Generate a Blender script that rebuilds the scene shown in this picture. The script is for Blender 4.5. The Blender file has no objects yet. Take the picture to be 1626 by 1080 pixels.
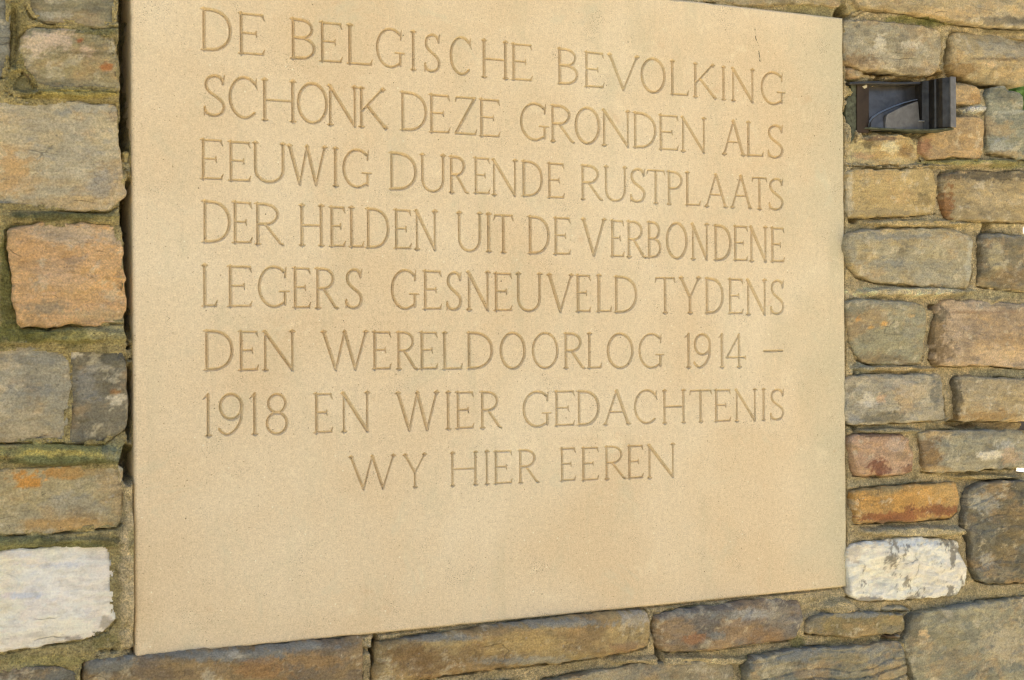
import bpy, math, random
import numpy as np
from mathutils import Matrix, Vector
from mathutils.geometry import delaunay_2d_cdt

random.seed(7)
scene = bpy.context.scene
COL = scene.collection

# ------------------------------------------------------------------ camera
FPX, CX, CY = 2258.0, 813.0, 540.0          # focal length and centre, in photo pixels (1626 x 1080)
u = np.array([(5595 - CX) / FPX, (509 - CY) / FPX, 1.0]); u /= np.linalg.norm(u)
v = np.array([0.0075, 1.0, 0.0]); v -= u * np.dot(u, v); v /= np.linalg.norm(v)
n = np.cross(-v, u)
M = np.array([u, n, -v])                     # camera axes (right, down, forward) -> world
CAM = np.array([0.0, -1.72, 1.55])
cam_data = bpy.data.cameras.new("camera")
cam_data.sensor_width = 36.0
cam_data.lens = 36.0 * FPX / 1626.0
cam_data.clip_start = 0.05
cam_data.clip_end = 2000.0
cam = bpy.data.objects.new("camera", cam_data)
COL.objects.link(cam)
R3 = Matrix(((M[0][0], -M[0][1], -M[0][2]), (M[1][0], -M[1][1], -M[1][2]), (M[2][0], -M[2][1], -M[2][2])))
cam.matrix_world = Matrix.Translation(Vector(CAM)) @ R3.to_4x4()
scene.camera = cam
cam_data.dof.use_dof = True
cam_data.dof.focus_distance = 2.02
cam_data.dof.aperture_fstop = 11.0


def P(px, py, y=0.0):
    """where the photo's pixel meets the plane at depth y -> world X, Z"""
    px = np.asarray(px, float); py = np.asarray(py, float)
    d = np.stack([(px - CX) / FPX, (py - CY) / FPX, np.ones_like(px)], -1) @ M.T
    t = (y - CAM[1]) / d[..., 1]
    return CAM[0] + d[..., 0] * t, CAM[2] + d[..., 2] * t


def UNP(X, Z, y=0.0):
    w = np.stack([np.asarray(X) - CAM[0], np.full(np.shape(X), y - CAM[1]), np.asarray(Z) - CAM[2]], -1) @ M
    return CX + FPX * w[..., 0] / w[..., 2], CY + FPX * w[..., 1] / w[..., 2]


# ------------------------------------------------------------------ world, sun, exposure
SUN_EL, SUN_AZ = math.radians(48), math.radians(20)     # the sun stands behind the wall: its front is in open shade
world = bpy.data.worlds.new("World")
scene.world = world
world.use_nodes = True
wn = world.node_tree
wn.nodes.clear()
sky = wn.nodes.new("ShaderNodeTexSky")
sky.sky_type = 'NISHITA'
sky.sun_disc = False
sky.sun_elevation = SUN_EL
sky.sun_rotation = SUN_AZ
sky.air_density = 0.65
sky.dust_density = 5.0
sky.ozone_density = 0.2
bg = wn.nodes.new("ShaderNodeBackground")
bg.inputs[1].default_value = 0.12
wo = wn.nodes.new("ShaderNodeOutputWorld")
wn.links.new(sky.outputs[0], bg.inputs[0])
wn.links.new(bg.outputs[0], wo.inputs[0])
sun_d = bpy.data.lights.new("sun", 'SUN')
sun_d.energy = 4.0
sun_d.angle = math.radians(0.53)
sun_d.color = (1.0, 0.94, 0.84)
sun = bpy.data.objects.new("sun", sun_d)
COL.objects.link(sun)
to_sun = Vector((math.sin(SUN_AZ) * math.cos(SUN_EL), math.cos(SUN_AZ) * math.cos(SUN_EL), math.sin(SUN_EL)))
sun.rotation_euler = to_sun.to_track_quat('Z', 'Y').to_euler()
sun.location = (1.0, 4.0, 6.0)
scene.cycles.filter_width = 1.2
scene.view_settings.view_transform = 'Standard'
scene.view_settings.look = 'None'
scene.view_settings.gamma = 1.0
scene.view_settings.exposure = 1.75

# light that reaches the wall: turns a colour seen in the photograph into the surface's own colour
LIT = np.array([1.07, 0.97, 0.90])


def lin(c):
    c = np.asarray(c, float) / 255.0
    return np.where(c <= 0.04045, c / 12.92, ((c + 0.055) / 1.055) ** 2.4)


def own(c):
    return lin(c) / LIT


# ------------------------------------------------------------------ noise
def _hash(ix, iy, seed):
    h = (ix.astype(np.int64) * 374761393 + iy.astype(np.int64) * 668265263 + seed * 982451653) & 0xFFFFFFFF
    h = ((h ^ (h >> 13)) * 1274126177) & 0xFFFFFFFF
    h = (h ^ (h >> 16)) & 0xFFFFFFFF
    return h / 4294967295.0


def vnoise(x, y, seed=0):
    ix, iy = np.floor(x), np.floor(y)
    fx, fy = x - ix, y - iy
    fx = fx * fx * fx * (fx * (fx * 6 - 15) + 10); fy = fy * fy * fy * (fy * (fy * 6 - 15) + 10)
    a = _hash(ix, iy, seed); b = _hash(ix + 1, iy, seed); c = _hash(ix, iy + 1, seed); d = _hash(ix + 1, iy + 1, seed)
    return (a * (1 - fx) + b * fx) * (1 - fy) + (c * (1 - fx) + d * fx) * fy


def fbm(x, y, seed=0, octv=4, rough=0.5):
    s = 0; a = 1; t = 0
    ca, sa = math.cos(0.6), math.sin(0.6)
    for k in range(octv):
        s = s + a * (vnoise(x, y, seed + 17 * k) * 2 - 1); t += a
        x, y = (x * ca - y * sa) * 2.03 + 3.1, (x * sa + y * ca) * 2.03 + 7.7; a *= rough
    return s / t


def ss(a, b, x):
    t = np.clip((x - a) / (b - a), 0, 1)
    return t * t * (3 - 2 * t)


# ------------------------------------------------------------------ materials
def nt(name):
    m = bpy.data.materials.new(name); m.use_nodes = True
    t = m.node_tree; t.nodes.clear()
    out = t.nodes.new("ShaderNodeOutputMaterial"); b = t.nodes.new("ShaderNodeBsdfPrincipled")
    t.links.new(b.outputs[0], out.inputs[0])
    return m, t, b


def N(t, typ, **kw):
    nd = t.nodes.new(typ)
    for k, val in kw.items():
        if k.startswith('_'):
            setattr(nd, k[1:], val)
        else:
            nd.inputs[k.replace('__', ' ')].default_value = val
    return nd


def noise(t, vec, scale, detail=3, rough=0.55, dist=0.0):
    nd = N(t, "ShaderNodeTexNoise", Scale=scale, Detail=detail, Roughness=rough, Distortion=dist)
    t.links.new(vec, nd.inputs['Vector'])
    return nd.outputs[0]


def ramp(t, fac, stops):
    r = t.nodes.new("ShaderNodeValToRGB")
    t.links.new(fac, r.inputs[0])
    e = r.color_ramp.elements
    while len(e) < len(stops): e.new(0.5)
    for el, (p, c) in zip(e, stops):
        el.position = p; el.color = (*c, 1) if len(c) == 3 else c
    return r.outputs[0]


def mix(t, fac, a, b, mode='MIX'):
    m = t.nodes.new("ShaderNodeMix"); m.data_type = 'RGBA'; m.blend_type = mode
    for sock, val in ((m.inputs[0], fac), (m.inputs[6], a), (m.inputs[7], b)):
        if hasattr(val, 'links'): t.links.new(val, sock)
        elif isinstance(val, (int, float)): sock.default_value = val
        else: sock.default_value = (*val, 1)
    return m.outputs[2]


def math_n(t, op, a, b=0.0, c=None):
    m = t.nodes.new("ShaderNodeMath"); m.operation = op
    for i, val in enumerate((a, b, c)):
        if val is None: continue
        if hasattr(val, 'links'): t.links.new(val, m.inputs[i])
        else: m.inputs[i].default_value = val
    return m.outputs[0]


def bump(t, bsdf, layers):
    prev = None
    for h, dist, st in layers:
        b = N(t, "ShaderNodeBump", Strength=st, Distance=dist)
        t.links.new(h, b.inputs['Height'])
        if prev: t.links.new(prev, b.inputs['Normal'])
        prev = b.outputs[0]
    t.links.new(prev, bsdf.inputs['Normal'])


def rock_material(name, grain=1.0, rough=0.85, fleck=True, bed=True):
    m, t, b = nt(name)
    pos = N(t, "ShaderNodeNewGeometry").outputs['Position']
    att = N(t, "ShaderNodeVertexColor", _layer_name="Col").outputs[0]
    mp = t.nodes.new("ShaderNodeMapping"); mp.inputs['Scale'].default_value = (1, 1, 3.2)
    t.links.new(pos, mp.inputs[0])
    n_mid = noise(t, mp.outputs[0], 38, 6, 0.62, 0.6)
    n_fine = noise(t, pos, 420, 4, 0.7)
    mb = t.nodes.new("ShaderNodeMapping"); mb.inputs['Scale'].default_value = (16, 16, 330); mb.inputs['Rotation'].default_value = (0, 0.03, 0)
    t.links.new(pos, mb.inputs[0]); n_bed = noise(t, mb.outputs[0], 1.0, 4, 0.65, 0.3)
    n_spk = noise(t, pos, 150, 3, 0.6)
    c = mix(t, 1.0, att, ramp(t, n_mid, [(0.30, (0.80, 0.79, 0.76)), (0.5, (1, 1, 1)), (0.72, (1.14, 1.13, 1.11))]), 'MULTIPLY')
    g = 0.42 * grain
    c = mix(t, 1.0, c, ramp(t, n_fine, [(0.25, (1 - g,) * 3), (0.75, (1 + g,) * 3)]), 'MULTIPLY')
    if bed:
        c = mix(t, 1.0, c, ramp(t, n_bed, [(0.32, (1 - 0.085 * grain,) * 3), (0.68, (1 + 0.07 * grain,) * 3)]), 'MULTIPLY')
    if fleck:
        c = mix(t, ramp(t, n_spk, [(0.66, (0, 0, 0)), (0.75, (0.55, 0.55, 0.55))]), c, (0.50, 0.46, 0.38))
        c = mix(t, ramp(t, noise(t, pos, 95, 4, 0.7, 0.8), [(0.27, (0.65,) * 3), (0.36, (0, 0, 0))]), c, (0.045, 0.04, 0.034))
    if bed:
        warp = t.nodes.new("ShaderNodeTexNoise"); warp.inputs['Scale'].default_value = 16; warp.inputs['Detail'].default_value = 4
        t.links.new(pos, warp.inputs['Vector'])
        wv_ = t.nodes.new("ShaderNodeVectorMath"); wv_.operation = 'MULTIPLY_ADD'; wv_.inputs[1].default_value = (0.11, 0.11, 0.05)
        t.links.new(warp.outputs['Color'], wv_.inputs[0]); t.links.new(mp.outputs[0], wv_.inputs[2])
        vc = N(t, "ShaderNodeTexVoronoi", Scale=9.0, _feature='DISTANCE_TO_EDGE'); t.links.new(wv_.outputs[0], vc.inputs['Vector'])
        gate = ramp(t, noise(t, pos, 21, 3, 0.6), [(0.57, (0, 0, 0)), (0.66, (1, 1, 1))])
        crack = math_n(t, 'MULTIPLY', ramp(t, vc.outputs['Distance'], [(0.004, (1, 1, 1)), (0.016, (0, 0, 0))]), gate)
        c = mix(t, math_n(t, 'MULTIPLY', crack, 0.35), c, (0.07, 0.06, 0.045))
    t.links.new(c, b.inputs['Base Color'])
    b.inputs['Roughness'].default_value = rough
    b.inputs['Specular IOR Level'].default_value = 0.3
    layers = [(noise(t, pos, 62, 7, 0.68, 0.6), 0.012, 0.55), (noise(t, pos, 280, 4, 0.7), 0.0022, 0.75 * grain)]
    if bed:
        layers.insert(0, (n_mid, 0.006, 0.35))
        layers.append((noise(t, pos, 150, 5, 0.75, 0.4), 0.005, 0.6))
        layers.append((math_n(t, 'MULTIPLY', crack, -1.0), 0.002, 0.8))
        layers.append((n_bed, 0.0012, 0.32 * grain))
    else:
        layers.append((noise(t, pos, 520, 2, 0.6), 0.003, 0.9))
        layers.insert(0, (noise(t, pos, 170, 4, 0.7), 0.007, 0.8))
    bump(t, b, layers)
    return m


M_STONE = rock_material("ironstone")
M_WHITE = rock_material("white_quartzite", grain=0.35, fleck=False)
M_MORTAR = rock_material("mortar", grain=1.7, rough=0.95, fleck=True, bed=False)


def plaque_material():
    m, t, b = nt("carved_sandstone")
    pos = N(t, "ShaderNodeNewGeometry").outputs['Position']
    base = tuple(own((230, 208, 171)))
    warm = tuple(own((223, 196, 155)))
    grey = tuple(own((206, 191, 155)))
    big = noise(t, pos, 4.5, 4, 0.55, 0.4)
    c = mix(t, ramp(t, big, [(0.35, (0, 0, 0)), (0.65, (1, 1, 1))]), base, warm)
    # weathered greyer stone towards the right end and in cloudy patches
    sx = t.nodes.new("ShaderNodeSeparateXYZ"); t.links.new(pos, sx.inputs[0])
    xr, _ = P(1345, 540); xl, _ = P(1180, 540)
    xm = math_n(t, 'MULTIPLY_ADD', sx.outputs[0], 1.0 / float(xr - xl), -float(xl) / float(xr - xl))
    wob = noise(t, pos, 7, 4, 0.6, 0.5)
    xm = math_n(t, 'ADD', xm, math_n(t, 'MULTIPLY_ADD', wob, 1.6, -0.8))
    c = mix(t, ramp(t, xm, [(0.35, (0, 0, 0)), (1.0, (0.85,) * 3)]), c, grey)
    cl = noise(t, pos, 12, 5, 0.65, 0.8)
    c = mix(t, ramp(t, cl, [(0.55, (0, 0, 0)), (0.74, (0.45,) * 3)]), c, grey)
    cl2 = noise(t, pos, 23, 4, 0.6, 1.0)
    c = mix(t, ramp(t, cl2, [(0.60, (0, 0, 0)), (0.76, (0.60,) * 3)]), c, tuple(own((238, 217, 178))))
    f1 = noise(t, pos, 520, 3, 0.7)
    c = mix(t, 1.0, c, ramp(t, f1, [(0.28, (0.80, 0.79, 0.77)), (0.72, (1.17, 1.17, 1.18))]), 'MULTIPLY')
    f3 = noise(t, pos, 170, 3, 0.6)
    c = mix(t, 1.0, c, ramp(t, f3, [(0.3, (0.93, 0.92, 0.90)), (0.7, (1.06, 1.06, 1.06))]), 'MULTIPLY')
    f2 = noise(t, pos, 330, 2, 0.5)
    c = mix(t, ramp(t, f2, [(0.28, (0.6,) * 3), (0.345, (0, 0, 0))]), c, tuple(own((140, 112, 78))))
    # pale shell specks
    vo = N(t, "ShaderNodeTexVoronoi", Scale=95.0, Randomness=1.0); t.links.new(pos, vo.inputs['Vector'])
    hit = math_n(t, 'MULTIPLY', math_n(t, 'LESS_THAN', vo.outputs['Distance'], 0.095),
                 math_n(t, 'GREATER_THAN', vo.outputs['Color'], 0.86))
    c = mix(t, math_n(t, 'MULTIPLY', hit, 0.6), c, tuple(own((250, 238, 208))))
    # sparse dark pits
    v2 = N(t, "ShaderNodeTexVoronoi", Scale=38.0, Randomness=1.0); t.links.new(pos, v2.inputs['Vector'])
    hit2 = math_n(t, 'MULTIPLY', math_n(t, 'LESS_THAN', v2.outputs['Distance'], 0.035),
                  math_n(t, 'GREATER_THAN', v2.outputs['Color'], 0.72))
    c = mix(t, math_n(t, 'MULTIPLY', hit2, 0.8), c, tuple(own((100, 84, 62))))
    # grouped dark grains in drifting patches
    dr = math_n(t, 'MULTIPLY', ramp(t, noise(t, pos, 26, 3, 0.6, 0.6), [(0.56, (0, 0, 0)), (0.70, (1, 1, 1))]),
                ramp(t, noise(t, pos, 640, 1, 0.5), [(0.34, (0.75,) * 3), (0.42, (0, 0, 0))]))
    c = mix(t, dr, c, tuple(own((120, 105, 84))))
    # a broken dark vein near the upper right corner
    (va, vza), (vb, vzb) = P(1197, 38), P(1208, 98)
    zt_ = math_n(t, 'DIVIDE', math_n(t, 'SUBTRACT', sx.outputs[2], float(vzb)), float(vza - vzb))
    xe = math_n(t, 'SUBTRACT', sx.outputs[0], math_n(t, 'MULTIPLY_ADD', zt_, float(va - vb), float(vb)))
    xe = math_n(t, 'ADD', xe, math_n(t, 'MULTIPLY_ADD', noise(t, pos, 60, 3, 0.6), 0.010, -0.005))
    on = math_n(t, 'MULTIPLY', math_n(t, 'GREATER_THAN', zt_, 0.0), math_n(t, 'LESS_THAN', zt_, 1.0))
    thin = math_n(t, 'LESS_THAN', math_n(t, 'ABSOLUTE', xe), 0.0011)
    br_ = ramp(t, noise(t, pos, 120, 3, 0.7), [(0.46, (0, 0, 0)), (0.55, (0.8,) * 3)])
    c = mix(t, math_n(t, 'MULTIPLY', math_n(t, 'MULTIPLY', on, thin), br_), c, tuple(own((96, 88, 66))))
    # faint grey-green bloom and rain-borne streaking
    ms = t.nodes.new("ShaderNodeMapping"); ms.inputs['Scale'].default_value = (1, 1, 0.22); t.links.new(pos, ms.inputs[0])
    stv = noise(t, ms.outputs[0], 22, 5, 0.65, 0.3)
    c = mix(t, ramp(t, stv, [(0.54, (0, 0, 0)), (0.74, (0.30,) * 3)]), c, tuple(own((186, 174, 136))))
    c = mix(t, ramp(t, noise(t, pos, 9, 6, 0.7, 1.2), [(0.58, (0, 0, 0)), (0.72, (0.40,) * 3)]), c, tuple(own((208, 198, 164))))
    c = mix(t, ramp(t, noise(t, pos, 17, 5, 0.7, 0.4), [(0.62, (0, 0, 0)), (0.74, (0.30,) * 3)]), c, tuple(own((206, 160, 112))))
    t.links.new(c, b.inputs['Base Color'])
    b.inputs['Roughness'].default_value = 0.9
    b.inputs['Specular IOR Level'].default_value = 0.2
    bump(t, b, [(f1, 0.0007, 0.5), (noise(t, pos, 60, 4, 0.6), 0.002, 0.22)])
    return m


M_PLAQUE = plaque_material()


def simple(name, col, rough=0.7, metal=0.0, nscale=40, amt=0.3, bd=0.002, spec=0.4):
    m, t, b = nt(name)
    pos = N(t, "ShaderNodeNewGeometry").outputs['Position']
    nn = noise(t, pos, nscale, 5, 0.6, 0.4)
    c = mix(t, 1.0, col, ramp(t, nn, [(0.3, (1 - amt,) * 3), (0.7, (1 + amt,) * 3)]), 'MULTIPLY')
    t.links.new(c, b.inputs['Base Color'])
    b.inputs['Roughness'].default_value = rough; b.inputs['Metallic'].default_value = metal
    b.inputs['Specular IOR Level'].default_value = spec
    bump(t, b, [(nn, bd, 0.3)])
    return m


# ------------------------------------------------------------------ object helpers
def mesh_obj(name, V, F, mat, parent=None, loc=None, colors=None, smooth=False, sharp=38):
    V = np.asarray(V, float)
    loc = np.asarray(loc if loc is not None else (0, 0, 0), float)
    me = bpy.data.meshes.new(name)
    me.from_pydata((V - loc).tolist(), [], [tuple(int(i) for i in f) for f in F])
    if colors is not None:
        ca = me.color_attributes.new("Col", 'FLOAT_COLOR', 'POINT')
        buf = np.ones((len(V), 4), np.float32); buf[:, :3] = colors
        ca.data.foreach_set('color', buf.ravel())
    me.materials.append(mat)
    if smooth: me.polygons.foreach_set('use_smooth', [True] * len(me.polygons))
    me.update()
    if smooth and sharp: me.set_sharp_from_angle(angle=math.radians(sharp))
    o = bpy.data.objects.new(name, me)
    COL.objects.link(o)
    if parent is not None:
        o.parent = parent
        o.location = Vector(loc) - parent.location
    else:
        o.location = loc
    return o


def empty(name, loc, label, cat):
    o = bpy.data.objects.new(name, None); COL.objects.link(o)
    o.location = loc; o.empty_display_size = 0.1
    o['label'] = label; o['category'] = cat
    return o


# ------------------------------------------------------------------ the wall
XR, _z = P(1600, 540, 0.02)
XR = float(XR)                                    # right end of the wall's core
wall = empty("stone_wall", (XR - 1.5, 0.2, 0.0),
             "rough rubble wall of grey, tan and rust coloured stones with mossy mortar round the plaque", "wall")


def chaikin(p):
    q = np.roll(p, -1, 0)
    return np.stack([0.88 * p + 0.12 * q, 0.12 * p + 0.88 * q], 1).reshape(-1, 2)


def resample(p, step):
    q = np.vstack([p, p[:1]]); d = np.hypot(*np.diff(q, axis=0).T); s = np.r_[0, np.cumsum(d)]
    k = max(12, int(s[-1] / step)); t = np.linspace(0, s[-1], k, endpoint=False)
    return np.stack([np.interp(t, s, q[:, 0]), np.interp(t, s, q[:, 1])], 1)


def poly_dist(pts, poly):
    """unsigned distance, inside flag and nearest point on a closed outline"""
    a = poly; b = np.roll(poly, -1, 0); ab = b - a
    best = np.full(len(pts), 1e9); near = np.zeros_like(pts); inside = np.zeros(len(pts), bool)
    for i in range(len(a)):
        ap = pts - a[i]
        t = np.clip((ap @ ab[i]) / max(ab[i] @ ab[i], 1e-12), 0, 1)
        q = a[i] + t[:, None] * ab[i]
        d = ((pts - q) ** 2).sum(1)
        k = d < best
        best[k] = d[k]; near[k] = q[k]
        cond = (a[i, 1] > pts[:, 1]) != (b[i, 1] > pts[:, 1])
        if cond.any():
            xi = a[i, 0] + (pts[:, 1] - a[i, 1]) * ab[i, 0] / (ab[i, 1] if abs(ab[i, 1]) > 1e-12 else 1e-12)
            inside ^= cond & (pts[:, 0] < xi)
    return np.sqrt(best), inside, near


def stone_mesh(poly, y, seed, step=0.002, R=0.0020, drop=0.0024, amp=0.004, ledge=0.0, tilt=(0, 0), back=0.07, rough=0.0013, bow=0.0):
    """poly: outline in X,Z (world).  Returns V, F, (X, Z of the verts)"""
    rs = np.random.RandomState(seed)
    p = resample(chaikin(poly), step * 2.2)
    nx = fbm(p[:, 0] * 70, p[:, 1] * 70, seed, 4, 0.6); nz = fbm(p[:, 0] * 70 + 50, p[:, 1] * 70, seed + 5, 4, 0.6)
    p = p + np.stack([nx, nz], 1) * rough * 3.0
    lo = p.min(0) - step; hi = p.max(0) + step
    gx = np.arange(lo[0], hi[0] + step, step); gz = np.arange(lo[1], hi[1] + step, step)
    GX, GZ = np.meshgrid(gx, gz, indexing='ij')
    cx, cz = GX[:-1, :-1] + step / 2, GZ[:-1, :-1] + step / 2
    _, ins, _ = poly_dist(np.stack([cx.ravel(), cz.ravel()], 1), p)
    ins = ins.reshape(cx.shape)
    i, j = np.nonzero(ins)
    H = len(gz)
    quads = np.stack([i * H + j, (i + 1) * H + j, (i + 1) * H + j + 1, i * H + j + 1], 1)
    used, inv = np.unique(quads.ravel(), return_inverse=True)
    quads = inv.reshape(-1, 4)
    X = GX.ravel()[used].copy(); Z = GZ.ravel()[used].copy()
    # boundary edges
    e = np.vstack([quads[:, [0, 1]], quads[:, [1, 2]], quads[:, [2, 3]], quads[:, [3, 0]]])
    key = np.sort(e, 1); code = key[:, 0] * (len(X) + 1) + key[:, 1]
    uq, idx, cnt = np.unique(code, return_index=True, return_counts=True)
    be = e[idx[cnt == 1]]
    bv = np.unique(be)
    d, insd, near = poly_dist(np.stack([X, Z], 1), p)
    X[bv] = near[bv, 0]; Z[bv] = near[bv, 1]
    d[bv] = 0; d[~insd] = 0
    c = poly.mean(0)
    lx, lz = X - c[0], Z - c[1]
    h = np.full(len(X), 0.0)
    h += amp * 0.8 * fbm(X * 9, Z * 12, seed + 1, 3, 0.5)
    h += amp * 0.45 * np.abs(fbm(X * 40, Z * 62, seed + 2, 5, 0.7))
    if step < 0.01:                                                                # broad split facets meeting in crisp ridges
        fac = np.full(len(X), 1.0)
        ex, ez = np.ptp(poly[:, 0]), np.ptp(poly[:, 1])
        wx = 0.004 * fbm(X * 30, Z * 30, seed + 15, 3); wz = 0.004 * fbm(X * 30 + 9, Z * 30, seed + 16, 3)
        for _ in range(8):
            a = rs.uniform(0, 2 * math.pi); g_ = amp * rs.uniform(9, 26)
            fac = np.minimum(fac, ((X + wx - c[0] - rs.uniform(-.4, .4) * ex) * math.cos(a) + (Z + wz - c[1] - rs.uniform(-.4, .4) * ez) * math.sin(a)) * g_)
        h += np.clip(fac - np.percentile(fac, 80), -0.0065, 0.003)
    h += 0.0008 * fbm(X * 170, Z * 200, seed + 3, 3, 0.7)
    if ledge:
        q = Z * 55 + 1.6 * fbm(X * 9, Z * 9, seed + 4, 3) ; fq = q - np.floor(q)
        h += ledge * ((_hash(np.floor(q), np.zeros_like(q), seed) - 0.5) * 1.0 + 0.5 * (ss(0.0, 0.35, fq) - 0.5))
    q = fbm(X * 11 + 3, Z * 17, seed + 6, 5, 0.58) * 7.0; fq = q - np.floor(q)     # cleavage steps
    h += 0.0011 * (np.floor(q) + ss(0.72, 1.0, fq)) * (amp / 0.004) ** 0.5
    h += tilt[0] * lx + tilt[1] * lz
    if step < 0.01:                                                                # flakes struck off the rim
        for _ in range(9):
            a = rs.uniform(0, 2 * math.pi); dx, dz = math.cos(a), math.sin(a)
            sup = (p[:, 0] * dx + p[:, 1] * dz).max() - (X * dx + Z * dz)
            h = np.minimum(h, (sup - rs.uniform(-0.003, 0.004)) * rs.uniform(0.7, 2.2) + 0.0012 * fbm(X * 60, Z * 60, seed + 14, 3))
    hz = (poly[:, 1].max() - poly[:, 1].min()) / 2
    h -= bow * (lz / hz) ** 2
    Rv = R * (0.55 + 0.9 * (fbm(X * 25, Z * 25, seed + 9, 3) * 0.5 + 0.5))
    tt = np.clip(1 - d / Rv, 0, 1)
    h -= drop * (1 - np.sqrt(np.clip(1 - tt * tt, 0, 1)))
    yy = y - h
    V = np.stack([X, yy, Z], 1)
    nb = len(bv); remap = -np.ones(len(X), int)
    # sides
    V2 = V[bv].copy(); V2[:, 1] = y + 0.018
    out = np.stack([V2[:, 0] - c[0], V2[:, 2] - c[1]], 1); out /= np.linalg.norm(out, axis=1)[:, None] + 1e-9
    jit = fbm(V2[:, 0] * 60, V2[:, 2] * 60, seed + 12, 3)
    V2[:, 0] += out[:, 0] * 0.0025 * jit; V2[:, 2] += out[:, 1] * 0.0025 * jit
    V3 = V2.copy(); V3[:, 1] = y + back
    V3[:, 0] -= out[:, 0] * 0.004; V3[:, 2] -= out[:, 1] * 0.004
    m1 = dict(zip(bv.tolist(), range(len(X), len(X) + nb)))
    F = quads.tolist()
    for a, b2 in be.tolist():
        F.append((b2, a, m1[a], m1[b2])); F.append((m1[b2], m1[a], m1[a] + nb, m1[b2] + nb))
    base = len(X) + 2 * nb
    Vc = np.array([[c[0], y + back, c[1]]])
    for a, b2 in be.tolist():
        F.append((m1[b2] + nb, m1[a] + nb, base))
    Va = np.vstack([V, V2, V3, Vc])
    return Va, F


def rock(c, k=1.34):
    c = np.array(c, float)
    if c[2] > 185: return own(c) * 1.18                  # white quartzite
    if c[2] > c[0] - 8:                      # slate tints and painted sky blue: keep them only faintly cool
        c = c * 0.45 + np.array([142, 137, 114]) * 0.55
    g = c.mean(); c = g + (c - g) * 0.72
    return own(c) * k * np.array([1.09, 0.995, 0.87])


def paint(V, yref, seed, base, second=None, patches=(), streak=0.0, var=0.12):
    cl_ = 0.15 if base[2] > 190 else 1.0
    """the stone's colours: a base, a second tint in drifting bands, stains, and painted sky tint and shade"""
    X, Z = V[:, 0], V[:, 2]
    px, py = UNP(X, Z, yref)
    c = np.tile(rock(base), (len(V), 1))
    if second is not None:
        m = ss(-0.12, 0.28, fbm(X * 13, Z * 24, seed + 21, 5, 0.6))
        c = c * (1 - m[:, None]) + rock(second) * m[:, None]
    if streak:
        s = fbm(X * 6, Z * 130, seed + 31, 4, 0.6)
        c = c * (1 + streak * s[:, None])
    m2 = cl_ * 0.42 * ss(0.02, 0.42, fbm(X * 17, Z * 26, seed + 61, 6, 0.68))            # ochre iron bloom
    c = c * (1 - m2[:, None]) + rock((188, 148, 88)) * m2[:, None]
    m3 = cl_ * 0.38 * ss(0.14, 0.46, fbm(X * 30, Z * 40, seed + 71, 6, 0.72))            # dark lichen film
    c = c * (1 - m3[:, None]) + rock((98, 90, 66)) * m3[:, None]
    m4 = cl_ * 0.45 * ss(0.22, 0.42, fbm(X * 48, Z * 60, seed + 81, 5, 0.7))             # pale crust
    c = c * (1 - m4[:, None]) + rock((196, 184, 150)) * m4[:, None]
    k = fbm(X * 60, Z * 75, seed + 41, 6, 0.8)
    c = c * (1 + cl_ * var * 2.0 * k[:, None])
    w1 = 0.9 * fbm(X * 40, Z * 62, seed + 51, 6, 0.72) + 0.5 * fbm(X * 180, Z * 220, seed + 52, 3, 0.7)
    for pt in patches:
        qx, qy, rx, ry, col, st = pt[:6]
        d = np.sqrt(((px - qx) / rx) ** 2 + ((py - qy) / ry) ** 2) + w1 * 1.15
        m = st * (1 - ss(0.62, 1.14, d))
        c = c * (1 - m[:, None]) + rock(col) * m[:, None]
    return np.clip(c, 0.004, 0.9)


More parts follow.
